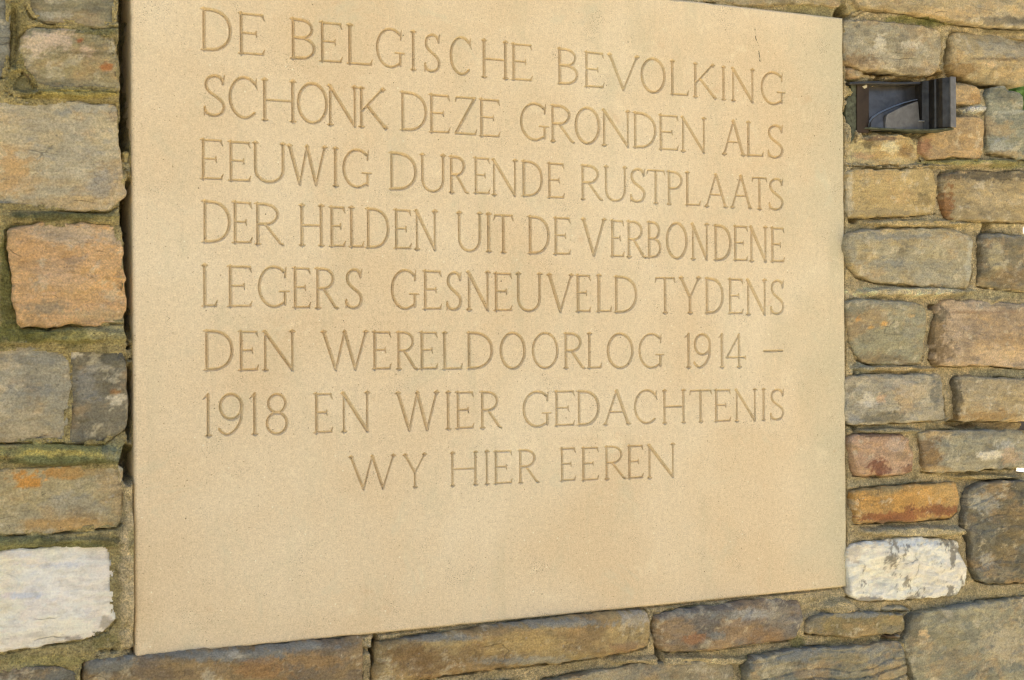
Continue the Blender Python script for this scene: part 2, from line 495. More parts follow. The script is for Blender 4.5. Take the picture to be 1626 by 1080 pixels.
# outlines read off the photograph and laid on the wall's plane: (outline, depth, base, second, options, stains plus painted sky tint and shade)
G, BL, TAN, OR = (150, 145, 128), (120, 130, 135), (178, 158, 115), (190, 140, 82)
DK, WH, RU = (86, 84, 76), (226, 214, 190), (152, 92, 44)
OLV = (140, 128, 84)
STONES = [
    # left of the plaque
    ([(-90, -60), (14, -60), (16, 20), (17, 60), (15, 100), (8, 122), (-30, 128), (-90, 125)], 0.004, (120, 124, 116), (96, 102, 100), dict(), []),
    ([(40, -70), (186, -70), (186, 0), (183, 42), (150, 44), (110, 40), (75, 36), (50, 27), (40, 8)], 0.000, (136, 130, 98), (112, 112, 92), dict(amp=.004), [(130, 35, 60, 6, (150, 135, 105), .7), (90, 24, 40, 5, (165, 160, 140), .6)]),
    ([(30, 60), (48, 43), (100, 43), (150, 47), (181, 56), (186, 90), (194, 146), (150, 144), (90, 145), (60, 141), (48, 125), (34, 112), (28, 85)], -0.002, (146, 134, 90), (128, 124, 96), dict(amp=.003), [(60, 70, 26, 22, (200, 178, 148), .85), (100, 64, 22, 18, (198, 172, 140), .8), (136, 78, 12, 9, (212, 178, 140), .7), (128, 64, 8, 5, (165, 85, 40), .8), (168, 106, 9, 6, (170, 96, 40), .8), (130, 84, 55, 3, (110, 96, 60), .6), (150, 135, 60, 8, (150, 140, 105), .5)]),
    ([(-90, 154), (0, 158), (50, 161), (100, 156), (140, 162), (190, 165), (190, 205), (192, 245), (200, 300), (196, 322), (172, 336), (110, 334), (50, 331), (-90, 326)], -0.004, (184, 168, 126), (168, 158, 128), dict(amp=.0035), [(20, 270, 42, 34, (190, 150, 92), .7), (150, 172, 34, 8, (178, 182, 178), .8), (60, 206, 50, 30, (172, 160, 128), .4), (100, 320, 90, 10, (176, 150, 100), .6), (165, 290, 30, 18, (146, 142, 130), .7), (98, 182, 14, 12, (140, 146, 146), .7), (80, 220, 22, 14, (186, 166, 120), .6)]),
    ([(11, 366), (20, 357), (90, 352), (130, 355), (190, 357), (191, 375), (199, 400), (193, 412), (201, 450), (204, 490), (195, 513), (140, 517), (105, 514), (75, 523), (50, 518), (30, 520), (22, 490), (18, 430), (10, 390)], -0.006, (206, 160, 100), (194, 152, 100), dict(amp=.005, ledge=.0012), [(110, 372, 90, 18, (182, 162, 130), .7), (95, 440, 50, 22, (196, 160, 118), .6), (70, 488, 36, 12, (150, 132, 100), .8), (40, 400, 30, 40, (198, 150, 92), .6), (125, 462, 40, 14, (196, 156, 98), .6), (150, 500, 50, 9, (176, 150, 100), .6)]),
    ([(-90, 550), (60, 549), (108, 556), (112, 600), (110, 640), (107, 703), (50, 703), (-90, 706)], -0.002, (172, 156, 120), (150, 144, 120), dict(amp=.0025), [(50, 570, 50, 10, (124, 132, 138), .7), (50, 620, 40, 12, (120, 126, 130), .55), (30, 680, 70, 26, (168, 154, 118), .6)]),
    ([(106, 553), (125, 552), (190, 555), (201, 572), (203, 610), (205, 650), (203, 678), (185, 690), (165, 706), (104, 704), (108, 640), (109, 600)], -0.001, (120, 114, 92), (100, 98, 82), dict(amp=.006), [(112, 562, 22, 10, (206, 200, 184), .85), (185, 634, 12, 8, (196, 186, 160), .7), (140, 610, 20, 26, (140, 138, 128), .6), (180, 622, 9, 4, (160, 110, 60), .8), (180, 680, 25, 12, (80, 80, 76), .6)]),
    ([(-90, 745), (10, 745), (60, 742), (120, 738), (193, 737), (196, 780), (194, 830), (185, 838), (130, 843), (60, 850), (-90, 852)], -0.003, (170, 156, 112), (156, 146, 112), dict(amp=.003), [(52, 762, 30, 18, (206, 138, 44), .9), (95, 752, 40, 9, (198, 140, 56), .75), (150, 750, 50, 8, (168, 140, 84), .6), (100, 832, 70, 10, (184, 142, 74), .7), (120, 800, 60, 16, (146, 142, 124), .5)]),
    ([(-90, 878), (0, 877), (40, 874), (100, 865), (160, 861), (178, 868), (183, 890), (182, 930), (184, 985), (172, 1001), (130, 1018), (70, 1025), (30, 1034), (0, 1041), (-90, 1052)], -0.006, (240, 222, 196), (236, 222, 202), dict(amp=.0025), [(25, 946, 40, 5, (200, 200, 200), .7), (90, 898, 50, 5, (206, 204, 200), .6), (30, 880, 40, 5, (206, 204, 200), .5), (172, 992, 14, 12, (150, 138, 112), .7), (118, 1014, 14, 5, (120, 112, 100), .7), (8, 940, 10, 60, (232, 206, 176), .5)]),
    ([(-90, 1070), (10, 1062), (50, 1058), (100, 1062), (126, 1070), (130, 1085), (130, 1150), (-90, 1150)], -0.004, (112, 104, 84), (84, 86, 82), dict(amp=.004), [(85, 1072, 30, 9, (70, 78, 84), .8)]),
    # under the plaque; bluish top bands are sky light painted on the ledges
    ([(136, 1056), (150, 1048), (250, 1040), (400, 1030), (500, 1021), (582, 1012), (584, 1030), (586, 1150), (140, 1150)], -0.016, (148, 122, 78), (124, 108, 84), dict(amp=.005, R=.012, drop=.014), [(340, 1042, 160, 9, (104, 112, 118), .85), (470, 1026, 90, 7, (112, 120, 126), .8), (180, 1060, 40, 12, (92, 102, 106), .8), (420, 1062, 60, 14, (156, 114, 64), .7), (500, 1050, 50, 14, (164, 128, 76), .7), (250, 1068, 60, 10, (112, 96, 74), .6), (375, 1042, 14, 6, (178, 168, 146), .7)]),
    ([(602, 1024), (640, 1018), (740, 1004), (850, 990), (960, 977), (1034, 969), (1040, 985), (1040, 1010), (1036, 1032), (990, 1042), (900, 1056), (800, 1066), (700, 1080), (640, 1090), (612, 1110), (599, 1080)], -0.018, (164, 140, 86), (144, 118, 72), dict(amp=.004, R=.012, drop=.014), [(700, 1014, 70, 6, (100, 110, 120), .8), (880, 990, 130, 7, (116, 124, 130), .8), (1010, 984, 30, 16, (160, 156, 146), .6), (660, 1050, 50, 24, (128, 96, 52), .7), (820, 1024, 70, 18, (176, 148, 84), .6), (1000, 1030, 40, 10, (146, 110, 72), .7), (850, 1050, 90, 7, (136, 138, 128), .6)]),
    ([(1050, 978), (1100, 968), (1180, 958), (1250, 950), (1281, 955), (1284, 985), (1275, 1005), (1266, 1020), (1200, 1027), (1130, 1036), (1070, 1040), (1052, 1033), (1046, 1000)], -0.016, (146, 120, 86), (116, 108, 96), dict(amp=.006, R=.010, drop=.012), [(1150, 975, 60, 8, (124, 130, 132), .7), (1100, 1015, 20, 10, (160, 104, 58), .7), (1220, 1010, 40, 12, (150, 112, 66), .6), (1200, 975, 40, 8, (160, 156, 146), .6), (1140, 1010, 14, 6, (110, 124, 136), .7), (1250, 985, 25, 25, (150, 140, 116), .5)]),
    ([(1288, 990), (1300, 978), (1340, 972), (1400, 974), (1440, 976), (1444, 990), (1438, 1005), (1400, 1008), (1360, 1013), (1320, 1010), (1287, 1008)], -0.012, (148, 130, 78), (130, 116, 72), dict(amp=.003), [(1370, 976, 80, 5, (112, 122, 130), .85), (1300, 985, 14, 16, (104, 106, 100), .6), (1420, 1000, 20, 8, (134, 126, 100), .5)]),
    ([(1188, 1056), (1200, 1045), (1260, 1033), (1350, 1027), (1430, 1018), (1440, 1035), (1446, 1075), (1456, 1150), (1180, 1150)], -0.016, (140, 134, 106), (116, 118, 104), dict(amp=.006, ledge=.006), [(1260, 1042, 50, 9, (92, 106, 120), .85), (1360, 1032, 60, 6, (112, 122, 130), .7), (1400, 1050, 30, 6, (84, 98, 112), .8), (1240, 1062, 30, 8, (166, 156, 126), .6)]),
    ([(1450, 980), (1470, 972), (1500, 966), (1560, 957), (1640, 950), (1668, 950), (1672, 1150), (1470, 1150), (1455, 1075), (1438, 1025)], -0.014, (150, 144, 112), (130, 130, 108), dict(amp=.005, streak=1), [(1600, 1020, 50, 30, (178, 164, 128), .7), (1520, 1040, 40, 40, (126, 126, 104), .5), (1450, 1000, 14, 50, (96, 92, 74), .7), (1560, 962, 60, 5, (104, 114, 122), .7), (1468, 1008, 8, 10, (210, 178, 124), .8), (1500, 972, 10, 8, (176, 166, 140), .6)]),  # dark left end: shade of the gap painted on
    ([(860, 1084), (960, 1066), (1010, 1058), (1060, 1052), (1150, 1050), (1170, 1060), (1175, 1150), (850, 1150)], -0.012, (158, 146, 112), (142, 132, 104), dict(amp=.005), [(1120, 1066, 20, 10, (176, 166, 140), .6)]),
    ([(606, 1124), (700, 1092), (830, 1082), (842, 1100), (842, 1150), (600, 1150)], -0.010, (140, 128, 96), (122, 114, 92), dict(), []),
    # above the plaque, right
    ([(1090, -60), (1340, -60), (1342, 0), (1338, 9), (1318, 11), (1290, 6), (1220, 9), (1180, 9), (1120, 0)], 0.002, (168, 150, 106), (150, 138, 104), dict(), []),
    ([(1362, -60), (1362, 0), (1370, 10), (1400, 15), (1450, 20), (1500, 30), (1540, 37), (1600, 42), (1648, 44), (1652, -60)], -0.012, (178, 158, 112), (160, 146, 112), dict(amp=.005), [(1420, 12, 60, 6, (150, 130, 84), .6), (1600, 32, 60, 8, (104, 98, 78), .7), (1500, 22, 60, 8, (188, 156, 100), .6)]),
    # right of the plaque, row by row; sky blue painted on tops, shade on left ends
    ([(1344, 33), (1360, 29), (1420, 34), (1480, 43), (1496, 50), (1498, 75), (1490, 110), (1482, 122), (1440, 118), (1400, 112), (1370, 111), (1346, 102), (1343, 60)], -0.006, (172, 158, 122), (158, 148, 116), dict(amp=.0035), [(1400, 68, 9, 12, (204, 196, 170), .7), (1440, 72, 16, 7, (200, 192, 166), .6), (1370, 96, 26, 12, (140, 112, 72), .7), (1352, 50, 10, 20, (130, 128, 112), .5), (1450, 112, 40, 6, (120, 98, 60), .5)]),
    ([(1514, 58), (1524, 48), (1600, 52), (1660, 56), (1662, 130), (1626, 134), (1580, 132), (1545, 126), (1524, 116), (1512, 100), (1516, 80)], -0.010, (170, 150, 102), (154, 142, 108), dict(amp=.005, bow=.012), [(1590, 78, 60, 14, (158, 150, 124), .7), (1580, 94, 50, 3, (122, 100, 64), .7), (1572, 100, 12, 8, (206, 172, 116), .7), (1620, 115, 30, 10, (190, 160, 104), .6), (1530, 112, 20, 14, (136, 104, 56), .7)]),
    ([(1496, 134), (1552, 134), (1558, 146), (1563, 160), (1562, 167), (1530, 166), (1496, 165)], -0.003, (184, 152, 98), (164, 140, 98), dict(amp=.002), [(1545, 155, 14, 8, (160, 118, 60), .6)]),
    ([(1494, 182), (1530, 184), (1566, 187), (1567, 210), (1564, 250), (1550, 255), (1530, 250), (1500, 250), (1480, 252), (1468, 245), (1463, 230), (1470, 215), (1488, 207)], -0.008, (186, 152, 98), (170, 142, 96), dict(amp=.003), [(1472, 232, 9, 20, (150, 96, 66), .7), (1490, 245, 16, 8, (156, 130, 92), .6)]),
    ([(1568, 150), (1575, 139), (1598, 135), (1602, 143), (1620, 149), (1624, 165), (1622, 175), (1645, 178), (1662, 184), (1660, 252), (1626, 252), (1600, 248), (1569, 243), (1569, 200)], -0.006, (132, 134, 112), (114, 120, 104), dict(amp=.004, streak=.8), [(1590, 235, 22, 14, (168, 180, 182), .75), (1610, 245, 30, 6, (178, 152, 100), .7), (1580, 245, 16, 6, (130, 108, 62), .6), (1590, 150, 20, 12, (104, 104, 84), .6), (1600, 178, 40, 3, (176, 176, 156), .5)]),
    ([(1345, 242), (1352, 228), (1368, 217), (1400, 213), (1450, 215), (1461, 228), (1464, 245), (1474, 260), (1440, 266), (1420, 262), (1390, 265), (1346, 262)], -0.001, (186, 156, 94), (196, 178, 120), dict(amp=.008), [(1385, 228, 18, 9, (96, 82, 50), .75), (1412, 234, 16, 9, (214, 202, 150), .8), (1372, 248, 22, 8, (196, 150, 104), .7), (1440, 240, 14, 12, (130, 96, 50), .7), (1400, 220, 40, 4, (128, 96, 66), .8), (1430, 256, 30, 7, (190, 172, 120), .7)]),
    ([(1346, 274), (1352, 269), (1420, 268), (1484, 266), (1489, 290), (1489, 310), (1488, 338), (1470, 341), (1400, 345), (1354, 346), (1348, 335), (1346, 300)], -0.006, (182, 156, 96), (168, 146, 92), dict(amp=.002), [(1350, 310, 7, 40, (176, 168, 140), .7), (1470, 316, 18, 12, (128, 110, 66), .7), (1400, 338, 50, 7, (146, 132, 96), .6)]),
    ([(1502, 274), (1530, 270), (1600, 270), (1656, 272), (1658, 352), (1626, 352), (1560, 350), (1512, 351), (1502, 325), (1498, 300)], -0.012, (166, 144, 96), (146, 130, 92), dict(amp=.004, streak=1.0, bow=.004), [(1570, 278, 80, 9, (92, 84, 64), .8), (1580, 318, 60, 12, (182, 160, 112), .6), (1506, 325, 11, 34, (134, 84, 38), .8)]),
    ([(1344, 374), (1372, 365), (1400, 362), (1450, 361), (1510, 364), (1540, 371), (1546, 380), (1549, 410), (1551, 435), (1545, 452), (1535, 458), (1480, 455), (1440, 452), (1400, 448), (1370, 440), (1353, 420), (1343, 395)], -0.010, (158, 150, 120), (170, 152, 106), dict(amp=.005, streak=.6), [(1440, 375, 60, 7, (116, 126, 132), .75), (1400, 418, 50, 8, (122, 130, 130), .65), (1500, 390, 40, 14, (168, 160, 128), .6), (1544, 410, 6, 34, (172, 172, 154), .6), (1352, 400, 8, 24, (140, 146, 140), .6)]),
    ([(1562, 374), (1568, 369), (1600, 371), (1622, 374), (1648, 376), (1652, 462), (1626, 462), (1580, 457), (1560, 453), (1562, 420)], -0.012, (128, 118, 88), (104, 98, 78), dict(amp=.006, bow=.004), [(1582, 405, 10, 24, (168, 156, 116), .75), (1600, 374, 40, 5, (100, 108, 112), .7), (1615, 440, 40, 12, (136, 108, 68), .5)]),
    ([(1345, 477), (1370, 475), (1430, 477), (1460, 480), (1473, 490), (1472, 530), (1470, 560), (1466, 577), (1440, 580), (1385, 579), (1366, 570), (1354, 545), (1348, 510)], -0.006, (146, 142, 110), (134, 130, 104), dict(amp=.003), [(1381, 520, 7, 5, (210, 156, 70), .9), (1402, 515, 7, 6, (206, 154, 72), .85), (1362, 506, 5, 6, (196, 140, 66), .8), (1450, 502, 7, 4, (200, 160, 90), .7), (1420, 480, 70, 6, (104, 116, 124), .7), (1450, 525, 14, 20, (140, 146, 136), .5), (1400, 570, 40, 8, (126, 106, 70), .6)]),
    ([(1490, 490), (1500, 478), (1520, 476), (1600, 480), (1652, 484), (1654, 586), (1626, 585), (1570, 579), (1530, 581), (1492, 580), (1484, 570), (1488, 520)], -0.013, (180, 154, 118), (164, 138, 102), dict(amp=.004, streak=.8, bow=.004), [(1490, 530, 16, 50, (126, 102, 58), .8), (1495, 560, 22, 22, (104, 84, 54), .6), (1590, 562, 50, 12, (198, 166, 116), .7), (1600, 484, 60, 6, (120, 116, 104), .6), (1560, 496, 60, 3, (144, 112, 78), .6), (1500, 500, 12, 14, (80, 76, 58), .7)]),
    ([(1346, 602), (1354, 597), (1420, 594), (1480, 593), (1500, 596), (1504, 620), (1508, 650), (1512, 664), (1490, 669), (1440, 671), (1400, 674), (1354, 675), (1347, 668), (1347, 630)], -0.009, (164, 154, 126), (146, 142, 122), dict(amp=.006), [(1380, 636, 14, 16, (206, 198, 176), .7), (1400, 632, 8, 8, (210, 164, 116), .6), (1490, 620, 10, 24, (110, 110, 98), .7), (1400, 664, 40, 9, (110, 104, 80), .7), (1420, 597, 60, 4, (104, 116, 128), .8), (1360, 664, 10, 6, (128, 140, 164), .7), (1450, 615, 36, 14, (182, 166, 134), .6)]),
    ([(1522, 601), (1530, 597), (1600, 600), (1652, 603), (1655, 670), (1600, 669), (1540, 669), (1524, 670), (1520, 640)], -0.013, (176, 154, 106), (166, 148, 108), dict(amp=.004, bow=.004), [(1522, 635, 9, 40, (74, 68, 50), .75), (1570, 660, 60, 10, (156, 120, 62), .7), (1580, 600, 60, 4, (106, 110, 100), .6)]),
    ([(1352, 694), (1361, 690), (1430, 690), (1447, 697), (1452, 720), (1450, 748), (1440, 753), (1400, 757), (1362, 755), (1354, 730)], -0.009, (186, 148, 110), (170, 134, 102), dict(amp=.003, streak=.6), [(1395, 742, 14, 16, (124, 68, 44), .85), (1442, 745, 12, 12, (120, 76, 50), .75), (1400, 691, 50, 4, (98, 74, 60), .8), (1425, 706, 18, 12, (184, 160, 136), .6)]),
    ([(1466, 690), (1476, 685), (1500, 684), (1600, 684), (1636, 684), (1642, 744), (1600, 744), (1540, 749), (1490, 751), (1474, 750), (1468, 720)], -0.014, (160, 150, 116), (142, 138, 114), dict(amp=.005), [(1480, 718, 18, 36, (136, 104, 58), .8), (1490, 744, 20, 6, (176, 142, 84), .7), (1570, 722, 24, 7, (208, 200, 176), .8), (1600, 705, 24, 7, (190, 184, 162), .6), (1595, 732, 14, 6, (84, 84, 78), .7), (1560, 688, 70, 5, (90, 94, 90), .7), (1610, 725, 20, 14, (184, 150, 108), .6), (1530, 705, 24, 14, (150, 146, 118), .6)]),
    ([(1357, 780), (1400, 774), (1460, 770), (1520, 765), (1527, 770), (1529, 790), (1528, 813), (1515, 824), (1460, 828), (1400, 831), (1362, 832), (1358, 810)], -0.011, (194, 142, 62), (186, 146, 76), dict(amp=.003, streak=.8, bow=.003), [(1400, 822, 60, 9, (140, 80, 44), .85), (1490, 810, 50, 9, (136, 78, 44), .85), (1440, 818, 60, 7, (150, 90, 48), .75), (1500, 785, 26, 14, (204, 160, 84), .6), (1380, 776, 50, 5, (130, 122, 84), .6), (1400, 830, 60, 3, (110, 98, 74), .6)]),
    ([(1538, 790), (1542, 775), (1574, 765), (1600, 762), (1652, 767), (1660, 928), (1626, 927), (1580, 929), (1560, 923), (1548, 900), (1544, 860), (1534, 835)], -0.013, (104, 98, 76), (72, 76, 70), dict(amp=.008, ledge=.003), [(1562, 800, 18, 20, (152, 154, 144), .6), (1550, 775, 20, 10, (76, 84, 88), .7), (1570, 890, 14, 12, (150, 150, 140), .7), (1612, 840, 22, 30, (124, 106, 66), .6), (1590, 910, 30, 12, (76, 82, 84), .6), (1600, 880, 20, 16, (128, 112, 74), .6), (1545, 860, 10, 30, (64, 66, 62), .6)]),
    ([(1351, 872), (1365, 863), (1410, 859), (1455, 852), (1480, 856), (1527, 858), (1532, 880), (1541, 903), (1538, 932), (1520, 946), (1450, 953), (1390, 957), (1354, 949), (1351, 910)], -0.012, (240, 226, 200), (226, 214, 190), dict(amp=.008, mottle=1), [(1440, 862, 60, 6, (188, 196, 202), .7), (1380, 954, 30, 5, (120, 116, 104), .8), (1360, 880, 12, 16, (176, 160, 130), .5)]),
]
# small fragments wedged into the joints
CHIPS = [
    ([(193, 242), (204, 237), (208, 243), (207, 262), (203, 276), (198, 268), (194, 256)], 0.006, (186, 166, 96), (150, 148, 126)),
    ([(202, 560), (210, 558), (208, 569), (202, 570)], 0.012, (190, 172, 130), (160, 146, 110)),
    ([(189, 552), (198, 552), (199, 565), (193, 566)], 0.004, (190, 150, 104), (170, 130, 90)),
    ([(1345, 104), (1368, 112), (1376, 120), (1360, 127), (1346, 125)], 0.000, (184, 148, 104), (150, 134, 96)),
    ([(1346, 6), (1358, 4), (1368, 18), (1356, 26), (1344, 22)], 0.004, (160, 144, 92), (140, 126, 70)),
    ([(1405, 474), (1415, 476), (1416, 479), (1406, 478)], -0.010, (214, 198, 150), (200, 180, 130)),
    ([(22, 118), (50, 110), (60, 150), (40, 156), (16, 152), (10, 140)], 0.006, (156, 146, 92), (130, 126, 80)),
    ([(1400, 962), (1440, 962), (1452, 970), (1400, 971)], -0.002, (116, 124, 124), (140, 138, 120)),
    ([(1408, 1009), (1432, 1007), (1434, 1014), (1410, 1015)], -0.010, (120, 84, 48), (110, 84, 50)),
]

outlines = []
for k, (poly, y, base, second, opt, pats) in enumerate(STONES):
    pp = np.array(poly, float); yy = y + 0.004
    X, Z = P(pp[:, 0], pp[:, 1], y)
    poly3 = np.stack([X, Z], 1)
    outlines.append(poly3)
    opt = dict(opt); streak = 0.16 * opt.pop('streak', 0.35)
    end = pp[:, 0].max() > 1610; mottle = opt.pop('mottle', 0)
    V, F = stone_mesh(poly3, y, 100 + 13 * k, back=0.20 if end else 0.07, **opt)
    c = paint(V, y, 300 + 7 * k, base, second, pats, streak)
    if mottle:
        mm = ss(0.20, 0.34, fbm(V[:, 0] * 38, V[:, 2] * 26, 4, 6, 0.7))[:, None] * 0.75
        c = c * (1 - mm) + own((120, 110, 90)) * mm
    mesh_obj("stone", V, F, M_WHITE if base[2] > 190 else M_STONE, wall, loc=(X.mean(), y, Z.mean()), colors=c, smooth=True)
for k, (poly, y, base, second) in enumerate(CHIPS):
    pp = np.array(poly, float)
    X, Z = P(pp[:, 0], pp[:, 1], y)
    poly3 = np.stack([X, Z], 1); outlines.append(poly3)
    V, F = stone_mesh(poly3, y, 900 + 13 * k, step=0.0016, R=0.006, drop=0.006, amp=0.002, back=0.05, rough=0.0008)
    c = paint(V, y, 950 + 7 * k, base, second, (), 0.1)
    mesh_obj("stone_chip", V, F, M_STONE, wall, loc=(X.mean(), y, Z.mean()), colors=c, smooth=True)

PX0 = float((P(209.5, 20)[0] + P(213.5, 1030)[0]) / 2)
PX1 = float((P(1338, 40)[0] + P(1346.5, 920)[0]) / 2)
PZ0 = float((P(214, 1044)[1] + P(1346.5, 932)[1]) / 2)
PZ1 = float((P(1338, 28)[1] + P(1090, 0.5)[1]) / 2)
# mortar: one rough sheet behind the stones
# depth patches: (px, py, rx, ry, added depth; + is deeper)
MDEP = [(197, 60, 11, 180, .075), (197, 180, 10, 80, .075), (200, 340, 12, 60, .075), (202, 430, 10, 110, .07), (203, 640, 7, 60, .06), (200, 735, 13, 30, .06), (205, 530, 8, 12, .02), (20, 60, 8, 60, .012), (1428, 170, 99, 52, .03), (1420, 118, 62, 4, .03), (1570, 137, 50, 5, .03),
        (1333, 24, 12, 12, .05), (1470, 488, 7, 5, .04), (1040, 1030, 5, 30, .03), (592, 1045, 8, 50, .04), (1349, 350, 8, 6, .02), (1349, 230, 5, 30, .03), (1351, 640, 6, 60, .02),
        (1525, 118, 30, 16, .03), (1505, 90, 12, 40, .02), (1560, 390, 10, 50, .02), (1540, 840, 16, 30, .02), (1520, 672, 30, 8, .02), (1440, 1030, 10, 40, .03), (132, 1075, 6, 30, .03), (400, 1030, 220, 10, .03),
        # raised places
        (200, 890, 18, 150, -.009), (90, 722, 110, 16, -.014), (120, 533, 100, 12, -.008), (120, 152, 80, 7, -.008), (100, 345, 100, 7, -.004), (1440, 842, 90, 9, -.016), (1440, 464, 90, 8, -.014),
        (1440, 356, 90, 6, -.010), (1400, 1025, 100, 10, -.010), (1100, 1046, 140, 8, -.010), (1320, 962, 30, 14, -.018), (1550, 756, 60, 5, -.012), (1430, 266, 90, 4, -.008), (1540, 260, 70, 6, -.012),
        (1410, 585, 70, 5, -.012), (1400, 683, 60, 5, -.010), (100, 860, 110, 10, -.006), (1540, 175, 26, 6, -.006), (1500, 25, 120, 8, -.006)]
MOSS_G, MOSS_Y, LIME, SAND = (104, 104, 42), (164, 148, 62), (196, 178, 120), (178, 158, 102)
MCOL = [(90, 716, 110, 14, (170, 156, 66), .9), (90, 730, 110, 8, (96, 104, 62), .85), (180, 716, 25, 14, (130, 132, 100), .7), (110, 533, 100, 14, (150, 140, 66), .9), (30, 528, 60, 16, (98, 100, 40), .85), (10, 460, 14, 90, (96, 94, 34), .9),
        (170, 530, 36, 16, (156, 144, 92), .7), (100, 345, 90, 8, (88, 88, 48), .9), (170, 346, 30, 8, (136, 126, 70), .7), (120, 152, 80, 8, (160, 144, 64), .9), (30, 130, 26, 40, (136, 122, 60), .8), (25, 30, 18, 50, (128, 116, 62), .8),
        (150, 52, 60, 8, (110, 108, 70), .8), (60, 862, 120, 12, (126, 124, 66), .85), (170, 850, 40, 10, (156, 138, 84), .7), (202, 900, 18, 160, (182, 162, 114), .95), (202, 790, 16, 50, (172, 152, 104), .95), (205, 860, 8, 30, (150, 138, 84), .7),
        (80, 1046, 100, 10, (150, 138, 74), .85), (200, 1040, 60, 10, (150, 138, 100), .7),
        (1290, 18, 60, 14, (150, 138, 84), .8), (1440, 34, 60, 8, (124, 118, 52), .9), (1480, 38, 30, 8, (96, 100, 40), .7), (1510, 34, 30, 9, (168, 150, 84), .8), (1600, 48, 50, 6, (112, 100, 64), .8),
        (1500, 90, 12, 36, (132, 122, 84), .8), (1430, 118, 70, 9, (152, 120, 62), .8), (1347, 150, 9, 40, (150, 134, 78), .8), (1510, 258, 60, 6, (150, 142, 70), .85), (1600, 262, 50, 7, (138, 132, 72), .8), (1542, 175, 28, 7, (222, 208, 172), .95),
        (1410, 354, 90, 8, (182, 158, 98), .8), (1560, 358, 60, 7, (184, 162, 104), .8), (1420, 464, 90, 10, (200, 182, 134), .85), (1560, 468, 60, 8, (146, 136, 96), .8), (1410, 586, 80, 7, (176, 152, 98), .8), (1360, 586, 20, 10, (140, 140, 116), .7), (1580, 592, 70, 8, (138, 132, 96), .8),
        (1400, 682, 60, 8, (138, 130, 98), .8), (1480, 676, 40, 9, (170, 144, 82), .8), (1570, 676, 50, 5, (120, 98, 54), .8), (1400, 765, 60, 7, (138, 132, 100), .7), (1550, 756, 60, 6, (170, 148, 88), .8), (1440, 842, 90, 10, (176, 160, 114), .8),
        (1300, 955, 50, 14, (180, 160, 108), .85), (1200, 1043, 140, 9, (184, 164, 110), .9), (1400, 1018, 90, 8, (178, 158, 100), .9), (1180, 1060, 12, 30, (120, 116, 60), .85), (1260, 1018, 16, 10, (120, 116, 60), .8), (1560, 940, 90, 8, (166, 148, 98), .8), (1120, 965, 100, 8, (170, 150, 100), .8)]
MSTEP = 0.0018
xa, za = P(-120, 1180, 0.02); xb, zb = P(1635, -90, 0.02)
xa = float(min(xa, P(-120, -90, 0.02)[0])); xb = float(P(1655, 540, 0.02)[0])
za = float(min(P(-120, 1180, 0.02)[1], P(1640, 1180, .02)[1])) ; zb = float(max(P(-120, -90, .02)[1], P(1640, -90, .02)[1]))
gx = np.arange(xa, xb, MSTEP); gz = np.arange(za, zb, MSTEP)
GX, GZ = np.meshgrid(gx, gz, indexing='ij')
X, Z = GX.ravel(), GZ.ravel()
px, py = UNP(X, Z, 0.012)
keep = (px > -125) & (py > -95) & (py < 1185)
# under the plaque nothing is seen
inpl = (px > 232) & (px < 1315) & (py < 1035 - 0.0996 * (px - 213) - 22) & (py > 28 + .113 * (px - 1338) + 22)
keep &= ~inpl
lim = np.full(len(px), 1642.0)
for yc, hh, xx in ((156, 20, 1597), (367, 8, 1618), (674, 9, 1613), (746, 4, 1607)):
    mloc = 1 - ss(hh * 0.8, hh * 1.3, np.abs(py - yc)); lim = lim * (1 - mloc) + xx * mloc
lim += 5 * fbm(X * 40, Z * 40, 5)
keep &= px < lim
below = np.zeros(len(X)); dmin = np.full(len(X), 0.05); insd = np.zeros(len(X), bool)
pts = np.stack([X, Z], 1)
for q in outlines:
    lo, hi = q.min(0) - 0.02, q.max(0) + 0.02
    s = np.nonzero((X > lo[0]) & (X < hi[0]) & (Z > lo[1]) & (Z < hi[1]) & keep)[0]
    if len(s) == 0: continue
    d, ii, nr = poly_dist(pts[s], q)
    cl = (d < dmin[s]); below[s] = np.where(cl, (nr[:, 1] > Z[s] + 0.0004) & ~ii, below[s])
    dmin[s] = np.minimum(dmin[s], np.where(ii, 0, d)); insd[s] |= ii & (d > 0.006)
keep &= ~insd
w1 = fbm(X * 50, Z * 50, 77, 4, 0.65)
dep = 0.002 + 0.0050 * fbm(X * 26, Z * 40, 61, 5, 0.6) + 0.0022 * fbm(X * 120, Z * 120, 62, 3, 0.7) + 0.0012 * fbm(X * 300, Z * 300, 63, 2, 0.7)
for qx, qy, rx, ry, dd in MDEP:
    d = np.sqrt(((px - qx) / rx) ** 2 + ((py - qy) / ry) ** 2) + 0.35 * w1
    dep = dep + dd * (1 - ss(0.6, 1.1, d))
crev = np.clip(0.25 + 1.6 * fbm(X * 22, Z * 22, 64, 3), 0, 1)
dep = dep - 0.004 * (1 - ss(180, 230, px)) * (1 - ss(0.0, 0.3, (dep > 0.02) * 1.0))
dep = dep + (0.007 + 0.012 * below) * np.clip(crev + 0.35 * below, 0, 1) * np.exp(-(dmin / 0.0016) ** 2)
mc = np.tile(own((172, 152, 104)), (len(X), 1))
left = 1 - ss(160, 260, px)
mc = mc * (1 - left[:, None]) + own((152, 136, 80)) * left[:, None]
for qx, qy, rx, ry, col, st in MCOL:
    d = np.sqrt(((px - qx) / rx) ** 2 + ((py - qy) / ry) ** 2) + 0.6 * w1
    m = st * (1 - ss(0.7, 1.2, d)); mc = mc * (1 - m[:, None]) + own(col) * m[:, None]
